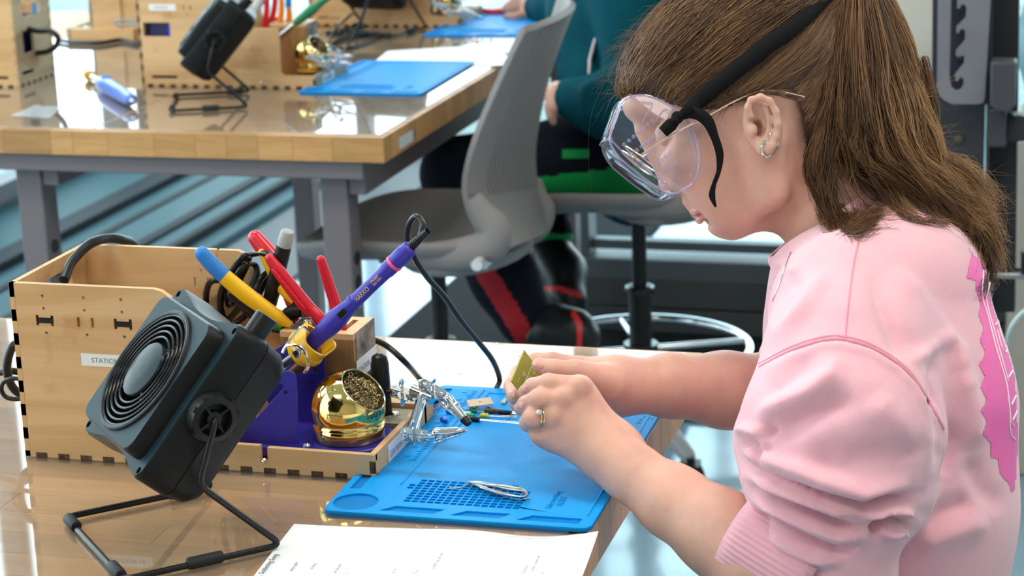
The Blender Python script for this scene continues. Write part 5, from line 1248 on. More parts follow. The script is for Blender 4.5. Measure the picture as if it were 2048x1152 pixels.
fold(Z((170, 640), (250, 600), (350, 560), (430, 500), (450, 430)), 20, .006, slv); fold(Z((230, 700), (330, 640), (430, 600), (520, 560)), 22, -.006, slv)
fold(Z((200, 560), (280, 500), (380, 430)), 20, -.004, slv); fold(Z((330, 760), (480, 780), (640, 740), (760, 700)), 30, -.004, slv)
fold(Z((560, 560), (640, 640), (700, 760)), 30, .004, slv); fold(Z((240, 650), (220, 700), (240, 760)), 9, -.006, slv)
arms = Z((195, 465), (300, 410), (400, 378), (470, 375), (560, 400), (650, 455), (710, 515), (760, 600), (800, 670))
fold(arms, 4, -.0022); fold([(a, b + 13) for a, b in arms], 9, .0022)
# upper body folds
fold(Z((220, 420), (290, 330), (360, 230), (420, 150)), 18, .005); fold(Z((210, 330), (270, 240), (330, 160)), 14, -.004)
fold(Z((560, 150), (600, 260), (650, 380), (700, 450)), 20, -.005); fold(Z((620, 130), (700, 230), (770, 330), (840, 420), (880, 560)), 20, .006)
fold(Z((700, 460), (740, 420), (780, 380), (800, 420)), 14, .006); fold(Z((770, 500), (790, 600), (810, 700), (790, 830)), 15, -.010)
fold(Z((760, 440), (770, 520), (785, 600)), 10, -.007); fold(Z((850, 480), (890, 600), (900, 740)), 22, .005); fold(Z((720, 980), (800, 940), (900, 900)), 20, -.005)
fold(Z((700, 1060), (820, 1010), (950, 960)), 26, .005); fold(Z((880, 760), (930, 860), (1000, 940)), 22, -.004); fold(Z((240, 120), (300, 150), (330, 130)), 8, .002)
Wd = Wd + N * D_[:, None]; Wd = relax(Wd, Qs, 1, .3)
sw = np_mesh('sweatshirt', Wd, Qs, M_pink, W_, off=WO); bvh_s = make_bvh(Wd, Qs)
def surf_line(bvh, pts, lift, n=6):
    out = []; base = [(a, b, 0) for a, b in pts]
    for q in cr(base, n):
        h = shoot(bvh, q.x, q.y, lift)
        if h is not None: out.append(wv(h))
    return out
b = MB(); b.tube(surf_line(bvh_s, Z((530, 0), (518, 60), (505, 120), (492, 210), (482, 300), (476, 372)), -.0002), .0011, 6); b.tube(surf_line(bvh_s, arms, -.0002), .0012, 6); b.tube(surf_line(bvh_s, [(a - 1, c - 6) for a, c in arms], -.0004), .0010, 6)
b.build('seam', mat('pink_seam', (.70, .30, .38), .85), sw)
# ribbed collar and cuff
def rib_band(name, c, ax, r, w_, n=70, tilt=None, sq=1.0, thick=.004):
    ax = Vector(ax).normalized(); x = Vector((CM[2])).cross(ax).normalized(); y = ax.cross(x); R_ = []
    for j in range(9):
        t = j / 8; row = []
        for k in range(n * 2):
            a = math.pi * k / n; rr = r + thick * math.sin(math.pi * t) ** .5 + (.0007 if k % 2 else -.0004); row.append(wv(c) + ax * (w_ * (t - .5)) + (x * math.cos(a) + y * math.sin(a) * sq) * rr)
        R_.append(row)
    R_.append([wv(c) + ax * (w_ * .45) + (q - wv(c) - ax * (w_ * .5)) * .93 for q in R_[8]]) if 0 else None
    o = MB().loft(R_, caps=False).build(name, M_pinkr, sw, smooth=30); o.modifiers.new('s', 'SOLIDIFY').thickness = .002; return o
ca = Vector(to_world(L3(1600, 1128, 1.842)) - to_world(L3(1490, 1060, 1.866)))
rib_band('cuff', Vector(to_world(L3(1566, 1114, 1.846))), ca, .0465, .085, 60)
na = Vector(to_world(L3(1700, 560, S0)) - to_world(L3(1590, 410, S0)))
rib_band('collar', Vector(to_world(L3(1652, 462, S0))), na, .0600, .024, 70)
# printed seal on the back
pr = Z((872, 175), (905, 185), (905, 215), (918, 260), (912, 300), (928, 340), (915, 380), (935, 420), (912, 460), (932, 495), (918, 535), (940, 575), (918, 610), (938, 645), (925, 690), (950, 715), (950, 760), (975, 770), (985, 820), (1012, 850), (1018, 880), (1035, 872), (1042, 800), (1045, 700), (1042, 600), (1036, 500), (1020, 380), (995, 270), (965, 170), (930, 120), (890, 90))
def inside(px, py, poly):
    c = False; j = len(poly) - 1
    for i in range(len(poly)):
        if (poly[i][1] > py) != (poly[j][1] > py) and px < (poly[j][0] - poly[i][0]) * (py - poly[i][1]) / (poly[j][1] - poly[i][1]) + poly[i][0]: c = not c
        j = i
    return c
V_, F_, ix = [], [], {}
for gy in range(500, 992, 3):
    for gx in range(1925, 2056, 3):
        if all(inside(gx + dx, gy + dy, pr) for dx, dy in ((0, 0), (3, 0), (0, 3), (3, 3))):
            ids = []
            for dx, dy in ((0, 0), (3, 0), (3, 3), (0, 3)):
                k = (gx + dx, gy + dy)
                if k not in ix:
                    h = shoot(bvh_s, *k, .0012); ix[k] = None
                    if h is not None: ix[k] = len(V_); V_.append(wv(h))
                ids.append(ix[k])
            if None not in ids and max((V_[a] - V_[c]).length for a in ids for c in ids) < .02: F_.append(tuple(ids))
b = MB().add(V_, F_); b.build('back_print', mat('hot_pink_print', (.85, .14, .42), .5), sw, smooth=180)
b = MB()
for ln in (Z((930, 150), (925, 230), (945, 300), (965, 380), (985, 450), (1005, 520), (1015, 600), (1018, 680), (1035, 705)), Z((950, 190), (940, 250), (960, 330), (985, 420), (1010, 510)), Z((965, 240), (975, 300), (985, 350), (1000, 400)), Z((968, 330), (990, 300), (1000, 360), (1005, 415), (990, 400), (975, 345)), Z((1010, 560), (1020, 640), (1030, 660)), Z((1012, 500), (1030, 470)), Z((1022, 590), (1036, 560)), Z((1026, 640), (1040, 610)), Z((955, 180), (985, 260), (1010, 360))):
    q = surf_line(bvh_s, ln, .0016, 4)
    if len(q) > 2: b.tube(q, .0011, 5)
b.build('print_line', mat('pale_print', (.92, .70, .78), .6), sw)
# necklace
M_silver = M_steel; b = MB(); q1 = surf_line(bvh_head, [(1628, 452), (1612, 474), (1596, 490), (1585, 500)], .0008, 8); q2 = surf_line(bvh_s, [(1582, 505), (1572, 530), (1562, 560), (1550, 590), (1545, 602)], .0012, 8)
b.tube(q1 + q2, .0007, 6)
b.build('necklace', M_silver, W_)
# earrings and ring
def hoop(px, py, r, tilt, ds, name='hoop_earring', wr=.0008):
    c = Vector(to_world(H(px, py, -ds))) - Vector(WO); X = Vector(CM[0]); Y = Vector(CM[1]); Zc = Vector(CM[2]); a_ = (X * math.cos(tilt) + Zc * math.sin(tilt))
    MB().tube([c + (a_ * math.cos(t) * .85 + Y * math.sin(t)) * r for t in np.linspace(0, 2 * math.pi, 28, endpoint=False)], wr, 8, closed=True).build(name, M_chrome, W_)
hoop(1522, 303, .0062, .2, .084); hoop(1513, 309, .0075, .5, .0845, wr=.0011)
for (x_, y_) in ((1520, 281), (1536, 279)): MB().ball(Vector(to_world(H(x_, y_, -.0855 if x_ < 1530 else -.080))) - Vector(WO), .0013, 8).build('ear_stud', M_chrome, W_)
c = Vector(to_world(L3(1078, 833, 1.9315))) - Vector(WO); ax = Vector(to_world(L3(1108, 832, 1.937)) - to_world(L3(1066, 835, 1.930))).normalized()
x_ = ax.orthogonal().normalized(); y_ = ax.cross(x_)
for dz, rr in ((.0013, .0102), (-.0013, .0101)):
    MB().tube([c + ax * dz + (x_ * math.cos(t) + y_ * math.sin(t)) * rr for t in np.linspace(0, 2 * math.pi, 36, endpoint=False)], .0009, 8, closed=True).build('finger_ring', mat('gold', (.85, .62, .32), .2, metal=1), W_)
vd = -Vector(ray(1060, 826)).normalized(); vp = (vd - ax * vd.dot(ax)).normalized(); st = c - ax * .0035 + (vp * .9 + Vector((0, 0, .35))).normalized() * .0122
MB().lathe([(0, -.003), (.0028, 0), (.0028, .0006), (.0017, .0014), (0, .0014)], st, vp, 8).build('ring_stone', mat('diamond', (.95, .96, 1), .03, trans=.5, ior=2.4, coat=1), W_, smooth=0)
# ---- circuit board held in the fingers
k = 1 / 2080.; T0 = L3(1048, 699, 2.005); e1 = np.array([-25, 60, -38]) * k; e2 = np.array([34, 51, 54]) * k
cb = to_world(T0 + e1 * .5 + e2 * .5); e = empty('circuit_board', cb); tag(e, 'small green-yellow circuit board held between the woman\'s fingertips', 'circuit board')
X, Y = Vector(CM.T @ e1), Vector(CM.T @ e2); lx, ly = X.length, Y.length; X.normalize(); Y = (Y - X * Y.dot(X)).normalized(); Nb = X.cross(Y)
if Nb.dot(Vector(CM[2])) > 0: Nb = -Nb
MB().plate(rect(-lx / 2, -ly / 2, lx / 2, ly / 2), [circ(-lx / 2 + .003, -ly / 2 + .003, .001, 8)], .0016, (0, 0, 0), X, Y).build('board', mat('pcb_green', (.36, .36, .05), .35, coat=.3), e)
b = MB(); rg = np.random.RandomState(2); o_ = Nb * .0009
def seg(u, v, u2, v2, r=.00022): b.tube([o_ + X * u + Y * v, o_ + X * u2 + Y * v2], r, 4)
seg(-.012, 0, .014, 0, .0003)
for i in range(9):
    u, v = rg.uniform(-.015, .015), rg.choice([-1, 1]) * rg.uniform(.004, .016)
    if i % 2: b.tube([o_ + X * (u + .002 * math.cos(t)) + Y * (v + .002 * math.sin(t)) for t in np.linspace(0, 2 * math.pi, 12, endpoint=False)], .0002, 4, closed=True)
    else: [seg(u + j * .0016, v - .0012, u + j * .0016, v + .0012) for j in range(3)]
b.tube([o_ + X * .004 + Y * .008, o_ + X * .001 + Y * .011, o_ + X * -.003 + Y * .010], .0008, 6); b.build('silkscreen', mat('silkscreen_white', (.85, .85, .75), .5), e)
# ---- hair: solid cap and tail underneath, fine locks over them
M_hair = bpy.data.materials.new('brown_hair'); M_hair.use_nodes = True; pr_ = M_hair.node_tree.nodes['Principled BSDF']
at_ = nd(M_hair, 'ShaderNodeAttribute'); at_.attribute_name = 'tone'; rmp = nd(M_hair, 'ShaderNodeValToRGB'); lk(M_hair, at_.outputs['Fac'], rmp.inputs[0])
rmp.color_ramp.elements[0].color = (.036, .015, .007, 1); rmp.color_ramp.elements[1].color = (.42, .23, .10, 1)
el = rmp.color_ramp.elements.new(.5); el.color = (.13, .058, .024, 1)
lk(M_hair, rmp.outputs[0], pr_.inputs['Base Color']); pr_.inputs['Roughness'].default_value = .42; pr_.inputs['Specular IOR Level'].default_value = .45
M_cap = mat('hair_underlayer', (.050, .028, .016), .5, var=.3, vscale=120)
hc_ = np.array(H(1470, 135)); AX = np.array([fw, up_, sdv]); HR = np.array([.104, .092, .079])
ANC = np.array(H(1672, -28))
HLINE = [(1195, 214), (1228, 200), (1268, 196), (1305, 204), (1345, 222), (1400, 232), (1440, 226), (1476, 212), (1500, 203), (1530, 192), (1572, 196), (1590, 240), (1597, 330), (1606, 400), (1640, 440)]
def above(px, py):
    """True where the scalp is hair-covered (seen in profile)"""
    if px > 1640: return True
    yy = np.interp(px, [a for a, b in HLINE], [b for a, b in HLINE]); return py < yy
f = Field(H(1170, -220, -.12), H(1900, 640, .12), .0026)
f.ell(hc_, HR, AX, k=0); f.ell(H(1336, 160), (.050, .046, .056), AX, k=.02); f.ell(H(1500, 225), (.066, .070, .0715), AX, k=.02)
f.cap(H(1616, 300), H(1640, 380), .046, .042, k=.02); f.cap(H(1560, 20), ANC, .06, .02, k=.03)
Pc, Qc_ = f.mesh(); x_, y_ = 1024 + FPX * Pc[:, 0] / Pc[:, 2], 576 + FPX * Pc[:, 1] / Pc[:, 2]
xx = 1024 + FPX * Pc[:, 0] / S0; yy = 576 + FPX * Pc[:, 1] / S0     # profile coordinates
keep = np.array([above(a, b - 3) for a, b in zip(xx, yy)]); Qk = Qc_[keep[Qc_].all(1)]
used = np.unique(Qk); rem = np.full(len(Pc), -1); rem[used] = np.arange(len(used))
cap_w = to_world(Pc[used]); hair = empty('hair', (0, 0, 0)); hair.parent = W_; hair.location = (0, 0, 0)
np_mesh('scalp_layer', cap_w, rem[Qk], M_cap, hair, off=WO)
# tail core
f = Field(H(1560, -160, -.10), H(2020, 620, .10), .003)
def G(pts, r, k=.02, sc=(1, 1, 1)): f.chain([(*H(a, b, c), rr) for (a, b, c), rr in zip(pts, r)], k=k, sc=sc)
G([(1700, -60, 0), (1730, 60, .0), (1740, 180, -.005), (1745, 300, -.01), (1790, 390, -.02), (1880, 455, -.02), (1950, 500, -.02)], [.020, .026, .032, .034, .026, .018, .008], sc=(1, 1, 1.1))
G([(1690, 120, .0), (1665, 240, -.005), (1648, 330, -.01), (1650, 380, -.012)], [.020, .022, .016, .008])
Pt, Qt = f.mesh(); np_mesh('ponytail_core', to_world(relax(Pt, Qt, 1)), Qt, M_cap, hair, off=WO)
# strands
SP, SR, ST = [], [], []
def add_strand(pts, r0, tone, n=14):
    """pts: (k,3) camera-frame control points"""
    c = np.array(pts); k = len(c); t = np.linspace(0, k - 1, n); i = np.clip(t.astype(int), 0, k - 2); u = (t - i)[:, None]
    p0, p1, p2, p3 = c[np.maximum(i - 1, 0)], c[i], c[i + 1], c[np.minimum(i + 2, k - 1)]
    SP.append(.5 * (2 * p1 + (p2 - p0) * u + (2 * p0 - 5 * p1 + 4 * p2 - p3) * u * u + (3 * p1 - p0 - 3 * p2 + p3) * u ** 3)); SR.append(r0 * np.clip(np.linspace(1.15, .25, n), .3, 1)); ST.append(tone)
rg = np.random.RandomState(21)
def onskull(p, k):
    d = (p - hc_) @ AX.T; r = np.sqrt(((d / HR) ** 2).sum(-1)); return hc_ + (d / r * k) @ AX
def surf_p(p, k):           # push out to cap surface (ellipsoid union approximated by field of ellipsoid)
    return onskull(p, k)
bvh_cap = make_bvh(Pc[used], rem[Qk])
def snap(p, lift):
    c = Vector(hc_ + np.array([.0, 0, 0])); c = Vector(hc_) * .6 + Vector(H(1520, 200)) * .4; d = (Vector(p) - c); d.normalize(); h = bvh_cap.ray_cast(c, d)
    return (np.array(h[0]) + np.array(d) * lift) if h[0] is not None else None
cnt = 0
tonev = rg.rand(400)
while cnt < 4300:
    th, ph = rg.uniform(0, 2 * math.pi), math.acos(rg.uniform(-1, 1)); d = np.array([math.sin(ph) * math.cos(th), math.sin(ph) * math.sin(th), math.cos(ph)])
    if d[2] > .35: continue
    if rg.rand() < .35:
        a = rg.uniform(1205, 1640); b_ = np.interp(a, [q[0] for q in HLINE], [q[1] for q in HLINE]) - abs(rg.normal()) * 10 - 3; dz = -.079 * math.sqrt(max(0, 1 - ((a - 1446) / 260) ** 2)) * rg.uniform(.5, 1)
        p0 = snap(np.array(H(a, b_, dz)), 0)
    else: p0 = snap(hc_ + (d * HR) @ AX, 0)
    if p0 is None: continue
    a, b_ = 1024 + FPX * p0[0] / S0, 576 + FPX * p0[1] / S0
    if not above(a, b_) or a > 1660: continue
    tgt = ANC + np.array([rg.normal() * .006, rg.normal() * .006, rg.normal() * .008]); pts = [p0]; wob = rg.normal() * .006; lift = rg.uniform(.0004, .004); sag = np.array([0, 0, 0.]); sdn = np.cross(tgt - p0, [0, 0, 1.]); sdn /= np.linalg.norm(sdn) + 1e-9
    sagv = .022 * np.clip((p0[0] - H(1480, 0)[0]) / .08, -1, .6)
    ok = True
    for u in (.2, .42, .62, .8):
        q = p0 * (1 - u) + tgt * u + sdn * (wob * math.sin(u * 3.1)) ; q = q + np.array([0, 1, 0]) * (.010 + sagv * 0) * math.sin(u * math.pi)
        q[2] = S0 + (q[2] - S0) * (1 + .0 * u); q2 = snap(q, lift * math.sin(u * 3))
        if q2 is None: ok = False; break
        pts.append(q2)
    if not ok: continue
    pts.append(tgt); cl = int((math.atan2(p0[1] - ANC[1], p0[0] - ANC[0]) * 28 + p0[2] * 300)) % 400
    add_strand(pts, rg.uniform(.00030, .00055), np.clip(.55 * tonev[cl] + .45 * rg.rand(), 0, 1) * .85); cnt += 1
guides = [
 [(1680, -40, -.02), (1655, 90, -.03), (1630, 210, -.045), (1605, 310, -.055), (1612, 390, -.055), (1650, 445, -.055), (1705, 447, -.055)],
 [(1690, -40, -.02), (1668, 110, -.035), (1652, 240, -.05), (1640, 340, -.055), (1652, 410, -.055), (1690, 455, -.055), (1735, 440, -.05)],
 [(1700, -45, -.02), (1690, 110, -.045), (1685, 240, -.06), (1695, 318, -.06), (1742, 368, -.06), (1812, 410, -.055), (1880, 436, -.05)],
 [(1712, -50, -.02), (1715, 110, -.05), (1722, 240, -.062), (1742, 318, -.065), (1802, 380, -.06), (1882, 428, -.055), (1952, 472, -.045)],
 [(1722, -50, -.02), (1740, 110, -.048), (1755, 230, -.060), (1780, 312, -.062), (1845, 378, -.06), (1920, 432, -.055), (1972, 500, -.04)],
 [(1735, -50, -.015), (1765, 100, -.04), (1790, 220, -.052), (1815, 310, -.055), (1880, 380, -.05), (1945, 440, -.045), (1968, 560, -.03)],
 [(1750, -50, -.01), (1795, 90, -.03), (1828, 200, -.04), (1845, 290, -.045), (1900, 360, -.04), (1965, 420, -.035), (1985, 480, -.03)],
 [(1760, -50, 0), (1812, 90, -.01), (1848, 190, -.02), (1862, 270, -.02), (1870, 330, -.02), (1930, 370, -.02), (1975, 450, -.02)]]
GA = np.array([[H(*p) for p in g_] for g_ in guides])
for i in range(6400):
    u = rg.rand() ** 1.2 * 7
    if 1.15 < u < 1.95 and rg.rand() < .8: u = u - .9 if rg.rand() < .5 else u + .9
    k_ = min(int(u), 6); fr = u - k_; g_ = GA[k_] * (1 - fr) + GA[k_ + 1] * fr; g_ = g_.copy()
    clump = (int(u * 9) + int(rg.rand() * 1.6)); r2 = np.random.RandomState(clump); o1 = r2.normal(size=(7, 3)) * np.linspace(.002, .007, 7)[:, None]
    g_ += o1 + rg.normal(size=(7, 3)) * np.linspace(.0015, .0038, 7)[:, None]; g_[:, 2] += rg.rand() * .035 * np.linspace(.6, 1, 7) - .004
    e_ = rg.uniform(.72, 1.03) if rg.rand() < .6 else rg.uniform(.45, .9); m_ = max(3, int(round(7 * e_))); 
    add_strand(g_[:m_], rg.uniform(.00030, .0006), np.clip(.6 * np.random.RandomState(clump + 99).rand() + .4 * rg.rand() + .02 + (np.linspace(0, 1, 18) ** 2 * .45 * min(1, max(0, (u - 3) / 3))), 0, 1), 18)
def tail_(pts, n_, sp, r=.0004, tone=.5, end=1.0):
    base = np.array([H(*p) for p in pts]); k = len(base)
    for _ in range(n_): add_strand(base + rg.normal(size=(k, 3)) * sp * np.linspace(.4, 1, k)[:, None] + rg.normal(size=3) * sp * .7, r * rg.uniform(.7, 1.2), np.clip(tone + rg.normal() * .15, 0, 1), 18)
tail_([(1840, 120, -.02), (1850, 180, -.03), (1856, 240, -.03), (1846, 300, -.03), (1838, 330, -.03)], 50, .002)
tail_([(1720, 350, -.06), (1750, 400, -.06), (1800, 440, -.058), (1870, 452, -.055)], 45, .0025, tone=.4)
tail_([(1930, 470, -.05), (1955, 520, -.045), (1962, 560, -.04), (1952, 585, -.04)], 90, .0035, tone=.3)
tail_([(1950, 440, -.04), (1975, 480, -.035), (1985, 520, -.03)], 90, .004, tone=.45)
tail_([(1650, 340, -.055), (1640, 400, -.06), (1655, 445, -.06), (1690, 462, -.06), (1725, 440, -.058), (1740, 420, -.055)], 110, .003, tone=.35)
tail_([(1880, 330, -.03), (1925, 345, -.03), (1960, 380, -.03), (1980, 410, -.03)], 70, .006, .0003, .8)
# whiskers round the forehead, temple and outline
for i in range(150):
    a = rg.uniform(1222, 1330); p = np.array(H(a, np.interp(a, [1222, 1260, 1330], [150, 60, 0]) + rg.uniform(-10, 70), rg.uniform(-.05, .03)))
    q = snap(p, .002)
    if q is None: continue
    o1 = np.array([-rg.uniform(.004, .018), rg.uniform(-.004, .014), rg.normal() * .004]); add_strand([q, q + o1, q + o1 * 1.6 + np.array([rg.uniform(-.004, .006), rg.uniform(.002, .016), 0])], .00013, .75, 10)
for i in range(60):
    a = rg.uniform(1380, 1480); q = snap(np.array(H(a, 222, -.07)), .001)
    if q is not None: add_strand([q, q + np.array([-.006, .010, -.001]), q + np.array([-.012 + rg.normal() * .006, .022 + rg.normal() * .005, .001])], .00014, .4, 9)
for i in range(120):
    c = GA[rg.randint(4, 8)][rg.randint(2, 6)]; o1 = np.array([rg.uniform(.008, .035), rg.uniform(-.018, .012), rg.normal() * .01]); add_strand([c, c + o1 * .5 + np.array([0, -.004, 0]), c + o1 + np.array([rg.normal() * .006, rg.normal() * .008, 0])], .00013, .9, 10)
b_ = H(1212, 160); add_strand([b_, H(1182, 230, -.01), H(1176, 320, -.01), H(1186, 410, -.01)], .00016, .5, 14)
sg_x = np.arange(1560, 2070, 6); sg_y = np.arange(380, 640, 6); SM = np.full((len(sg_y), len(sg_x)), 9.)
for j_, yy_ in enumerate(sg_y):
    for i_, xx_ in enumerate(sg_x):
        h_ = shoot(bvh_s, float(xx_), float(yy_))
        if h_ is not None: SM[j_, i_] = proj(h_)[2]
def settle():
    for k_, P_ in enumerate(SP):
        x_ = 1024 + FPX * P_[:, 0] / P_[:, 2]; y_ = 576 + FPX * P_[:, 1] / P_[:, 2]; ins = (x_ > 1560) & (x_ < 2060) & (y_ > 382) & (y_ < 634)
        if not ins.any(): continue
        i_ = np.clip(((x_ - 1560) / 6).round().astype(int), 0, len(sg_x) - 1); j_ = np.clip(((y_ - 380) / 6).round().astype(int), 0, len(sg_y) - 1); lim = SM[j_, i_] - .0015 - .007 * ((k_ * .618) % 1)
        dz = np.where(ins, np.minimum(P_[:, 2], lim), P_[:, 2]) - P_[:, 2]; dz = np.convolve(np.pad(dz, 1, 'edge'), [.25, .5, .25], 'valid'); f_ = (P_[:, 2] + dz) / P_[:, 2]; SP[k_] = P_ * f_[:, None]
settle()
def strands_mesh(name):
    Ps_, Qs_, Ts = [], [], []; base = 0
    for P_, r_, tn in zip(SP, SR, ST):
        n = len(P_); t = np.gradient(P_, axis=0); t /= np.linalg.norm(t, axis=1, keepdims=True) + 1e-12; a = np.cross(t, [.1, .2, 1.]); a /= np.linalg.norm(a, axis=1, keepdims=True) + 1e-12; b2 = np.cross(t, a)
        ring = np.stack([P_ + (a * math.cos(q) + b2 * math.sin(q)) * r_[:, None] for q in (0, 2.094, 4.189)], 1).reshape(-1, 3); Ps_.append(ring)
        i = np.arange(n - 1)[:, None] * 3; k = np.arange(3)[None]; q = np.stack([i + k, i + (k + 1) % 3, i + 3 + (k + 1) % 3, i + 3 + k], -1).reshape(-1, 4) + base; Qs_.append(q); base += n * 3; Ts.append(np.repeat(np.broadcast_to(tn, n), 3))
    o = np_mesh(name, to_world(np.concatenate(Ps_)), np.concatenate(Qs_), M_hair, hair, off=WO); at2 = o.data.attributes.new('tone', 'FLOAT', 'POINT'); at2.data.foreach_set('value', np.concatenate(Ts).astype(np.float32)); o['kind'] = 'stuff'; return o
strands_mesh('hair_strands')
# ---- goggles
M_gog = clear_mat('goggle_plastic', (.96, .97, .99), .03, 1.49, .03, 1.6, (.75, .72, .9)); M_rim = clear_mat('goggle_rim', (.82, .80, .92), .05, 1.5, .22, 2.2, (.62, .58, .82))
e = empty('safety_goggles', tuple(to_world(H(1300, 300)))); tag(e, 'clear moulded safety goggles with a black strap worn by the woman in pink', 'goggles'); GO = Vector(e.location)
def gw(x, y, ds): return Vector(to_world(H(x, y, ds))) - GO
side = [(1241, 212), (1226, 245), (1213, 287), (1226, 318), (1255, 345), (1290, 372), (1326, 393), (1352, 388), (1376, 371), (1386, 340), (1385, 310), (1378, 285), (1366, 258), (1344, 236), (1318, 218), (1280, 204)]
sc_ = [(a, b, 0) for a, b in side]; sm = [(q.x, q.y) for q in cr(sc_, 3, True)]
cxg, cyg = 1305, 300
def srow(ds, shr, sx=0):
    return [gw(cxg + (x - cxg) * shr + sx, cyg + (y - cyg) * shr, ds) for x, y in sm]
nS = len(sm); b = MB(); R_ = [srow(-.0715, .86), srow(-.072, .92), srow(-.070, .97), srow(-.064, 1.0), srow(-.045, 1.03, -3), srow(-.02, 1.045, -6), srow(.02, 1.045, -6), srow(.045, 1.03, -3), srow(.064, 1.0), srow(.070, .97), srow(.072, .92)]
i0 = [i for i, (x, y) in enumerate(sm) if not (x > 1335 or (y < 216 and x > 1262))]
b = MB(); idx_front = [i for i in range(nS) if sm[i][0] < 1345 and not (sm[i][1] < 232 and sm[i][0] > 1262)]
b.loft([[r[i] for i in idx_front] for r in R_[2:9]], closed=False, caps=False); b.build('front_lens', M_gog, e, smooth=80)
for sg in (-1, 1):
    b = MB(); rs = [srow(sg * (.0705 + .0045 * math.sin(t * 1.57)), 1.0 - t) for t in (0.0, .06, .14, .3, .55, .8, .97)]; b.loft(rs, caps=False); b.build('side_panel', M_gog, e, smooth=80)
    MB().tube(srow(sg * .0705, 1.0), .0013, 8, closed=True).build('rim', M_rim, e)
MB().tube([r[sm.index(min(sm, key=lambda q: (q[0] - 1213) ** 2 + (q[1] - 287) ** 2))] for r in R_[2:9]], .0014, 8).build('rim', M_rim, e)
MB().tube([r[sm.index(min(sm, key=lambda q: (q[0] - 1326) ** 2 + (q[1] - 393) ** 2))] for r in R_[2:9]], .0016, 8).build('rim', M_rim, e)
for ln in ([(1214, 290), (1246, 322), (1290, 355), (1330, 382)], [(1296, 262), (1318, 232), (1332, 246), (1318, 270)], [(1360, 268), (1372, 300), (1374, 335), (1366, 362)], [(1226, 330), (1262, 360), (1306, 384)], [(1252, 218), (1294, 220), (1284, 240), (1276, 256)], [(1300, 384), (1316, 372), (1322, 380)]):
    MB().tube([gw(q.x, q.y, -.0752) for q in cr([(a, b_, 0) for a, b_ in ln], 5)], .0008, 6).build('moulding', M_rim, e)
rg = np.random.RandomState(9); vents = []
for (x0, y0, dx, dy, n_) in ((1240, 300, 9.2, -7.6, 7), (1255, 318, 9.4, -7.2, 5), (1272, 334, 8.8, -7.4, 4), (1290, 351, 8.6, -7, 3), (1306, 362, 8.8, -6.5, 5), (1312, 330, 8.6, -7, 3), (1280, 300, 9, -8, 4)):
    for k in range(n_): vents.append((x0 + dx * k, y0 + dy * k))
for (x, y) in vents[:31]:
    c = gw(x, y, -.0760); vb = MB().tube([c + Vector(CM[0]) * (.0016 * math.cos(t)) + Vector(CM[1]) * (.0016 * math.sin(t)) for t in np.linspace(0, 2 * math.pi, 12, endpoint=False)], .00045, 5, closed=True); vb.ball(c, .0009, 8); vb.build('vent', M_rim, e)
# strap: band over the hair, knot, loose ends
M_str = mat('black_ribbon', (.008, .008, .009), .75, spec=.12, bump=.35, bscale=1500)
def ribbon(pts, ws, name, twist=None, lift=0):
    pp = cr(pts, 6); ww = np.interp(np.linspace(0, 1, len(pp)), np.linspace(0, 1, len(ws)), ws); A_, B2 = [], []
    for i, p in enumerate(pp):
        t = (pp[min(i + 1, len(pp) - 1)] - pp[max(i - 1, 0)]).normalized(); vd = (p + GO - Vector(CPOS)).normalized(); s = t.cross(vd).normalized(); tw = 0 if twist is None else np.interp(i / (len(pp) - 1), np.linspace(0, 1, len(twist)), twist)
        s = s * math.cos(tw) + vd * math.sin(tw); A_.append(p + s * ww[i]); B2.append(p - s * ww[i])
    o = MB().loft([[a, a.lerp(b2, .5), b2] for a, b2 in zip(A_, B2)], closed=False, caps=False).build(name, M_str, e, smooth=80); o.modifiers.new('s', 'SOLIDIFY').thickness = .0009; return o
bc = make_bvh(cap_w, rem[Qk])
def on_cap(px, py, lift=.0062):
    h = shoot(bc, px, py, lift); 
    if h is None: h = shoot(bvh_head, px, py, lift)
    return (h - GO) if h is not None else gw(px, py, -.075)
ribbon([gw(1340, 250, -.080), gw(1368, 228, -.0835), on_cap(1400, 200, .009), on_cap(1455, 154, .0075), on_cap(1520, 102), on_cap(1580, 58), on_cap(1620, 24), on_cap(1650, -8), on_cap(1680, -40)], [.0022, .0060, .0078, .0080, .0082, .0080, .0078, .0078, .0076], 'strap')
ribbon([gw(1342, 246, -.0785), gw(1372, 240, -.083), gw(1398, 254, -.083), gw(1414, 286, -.080), gw(1424, 318, -.077), gw(1423, 350, -.076), gw(1414, 376, -.075), gw(1410, 398, -.074), gw(1417, 420, -.073)], [.004, .0056, .0058, .0042, .0038, .0030, .0026, .0032, .0010], 'strap_end', [0, 0, .2, .5, .3, .9, .8, .3, 0])
ribbon([gw(1346, 250, -.0785), gw(1330, 262, -.081), gw(1314, 277, -.080)], [.003, .0062, .0056], 'strap_end')
b = MB(); b.ball(gw(1342, 248, -.0795), (.0062, .0045, .0062), 12); b.ball(gw(1337, 254, -.081), (.004, .004, .0045), 10); b.build('knot', M_str, e)
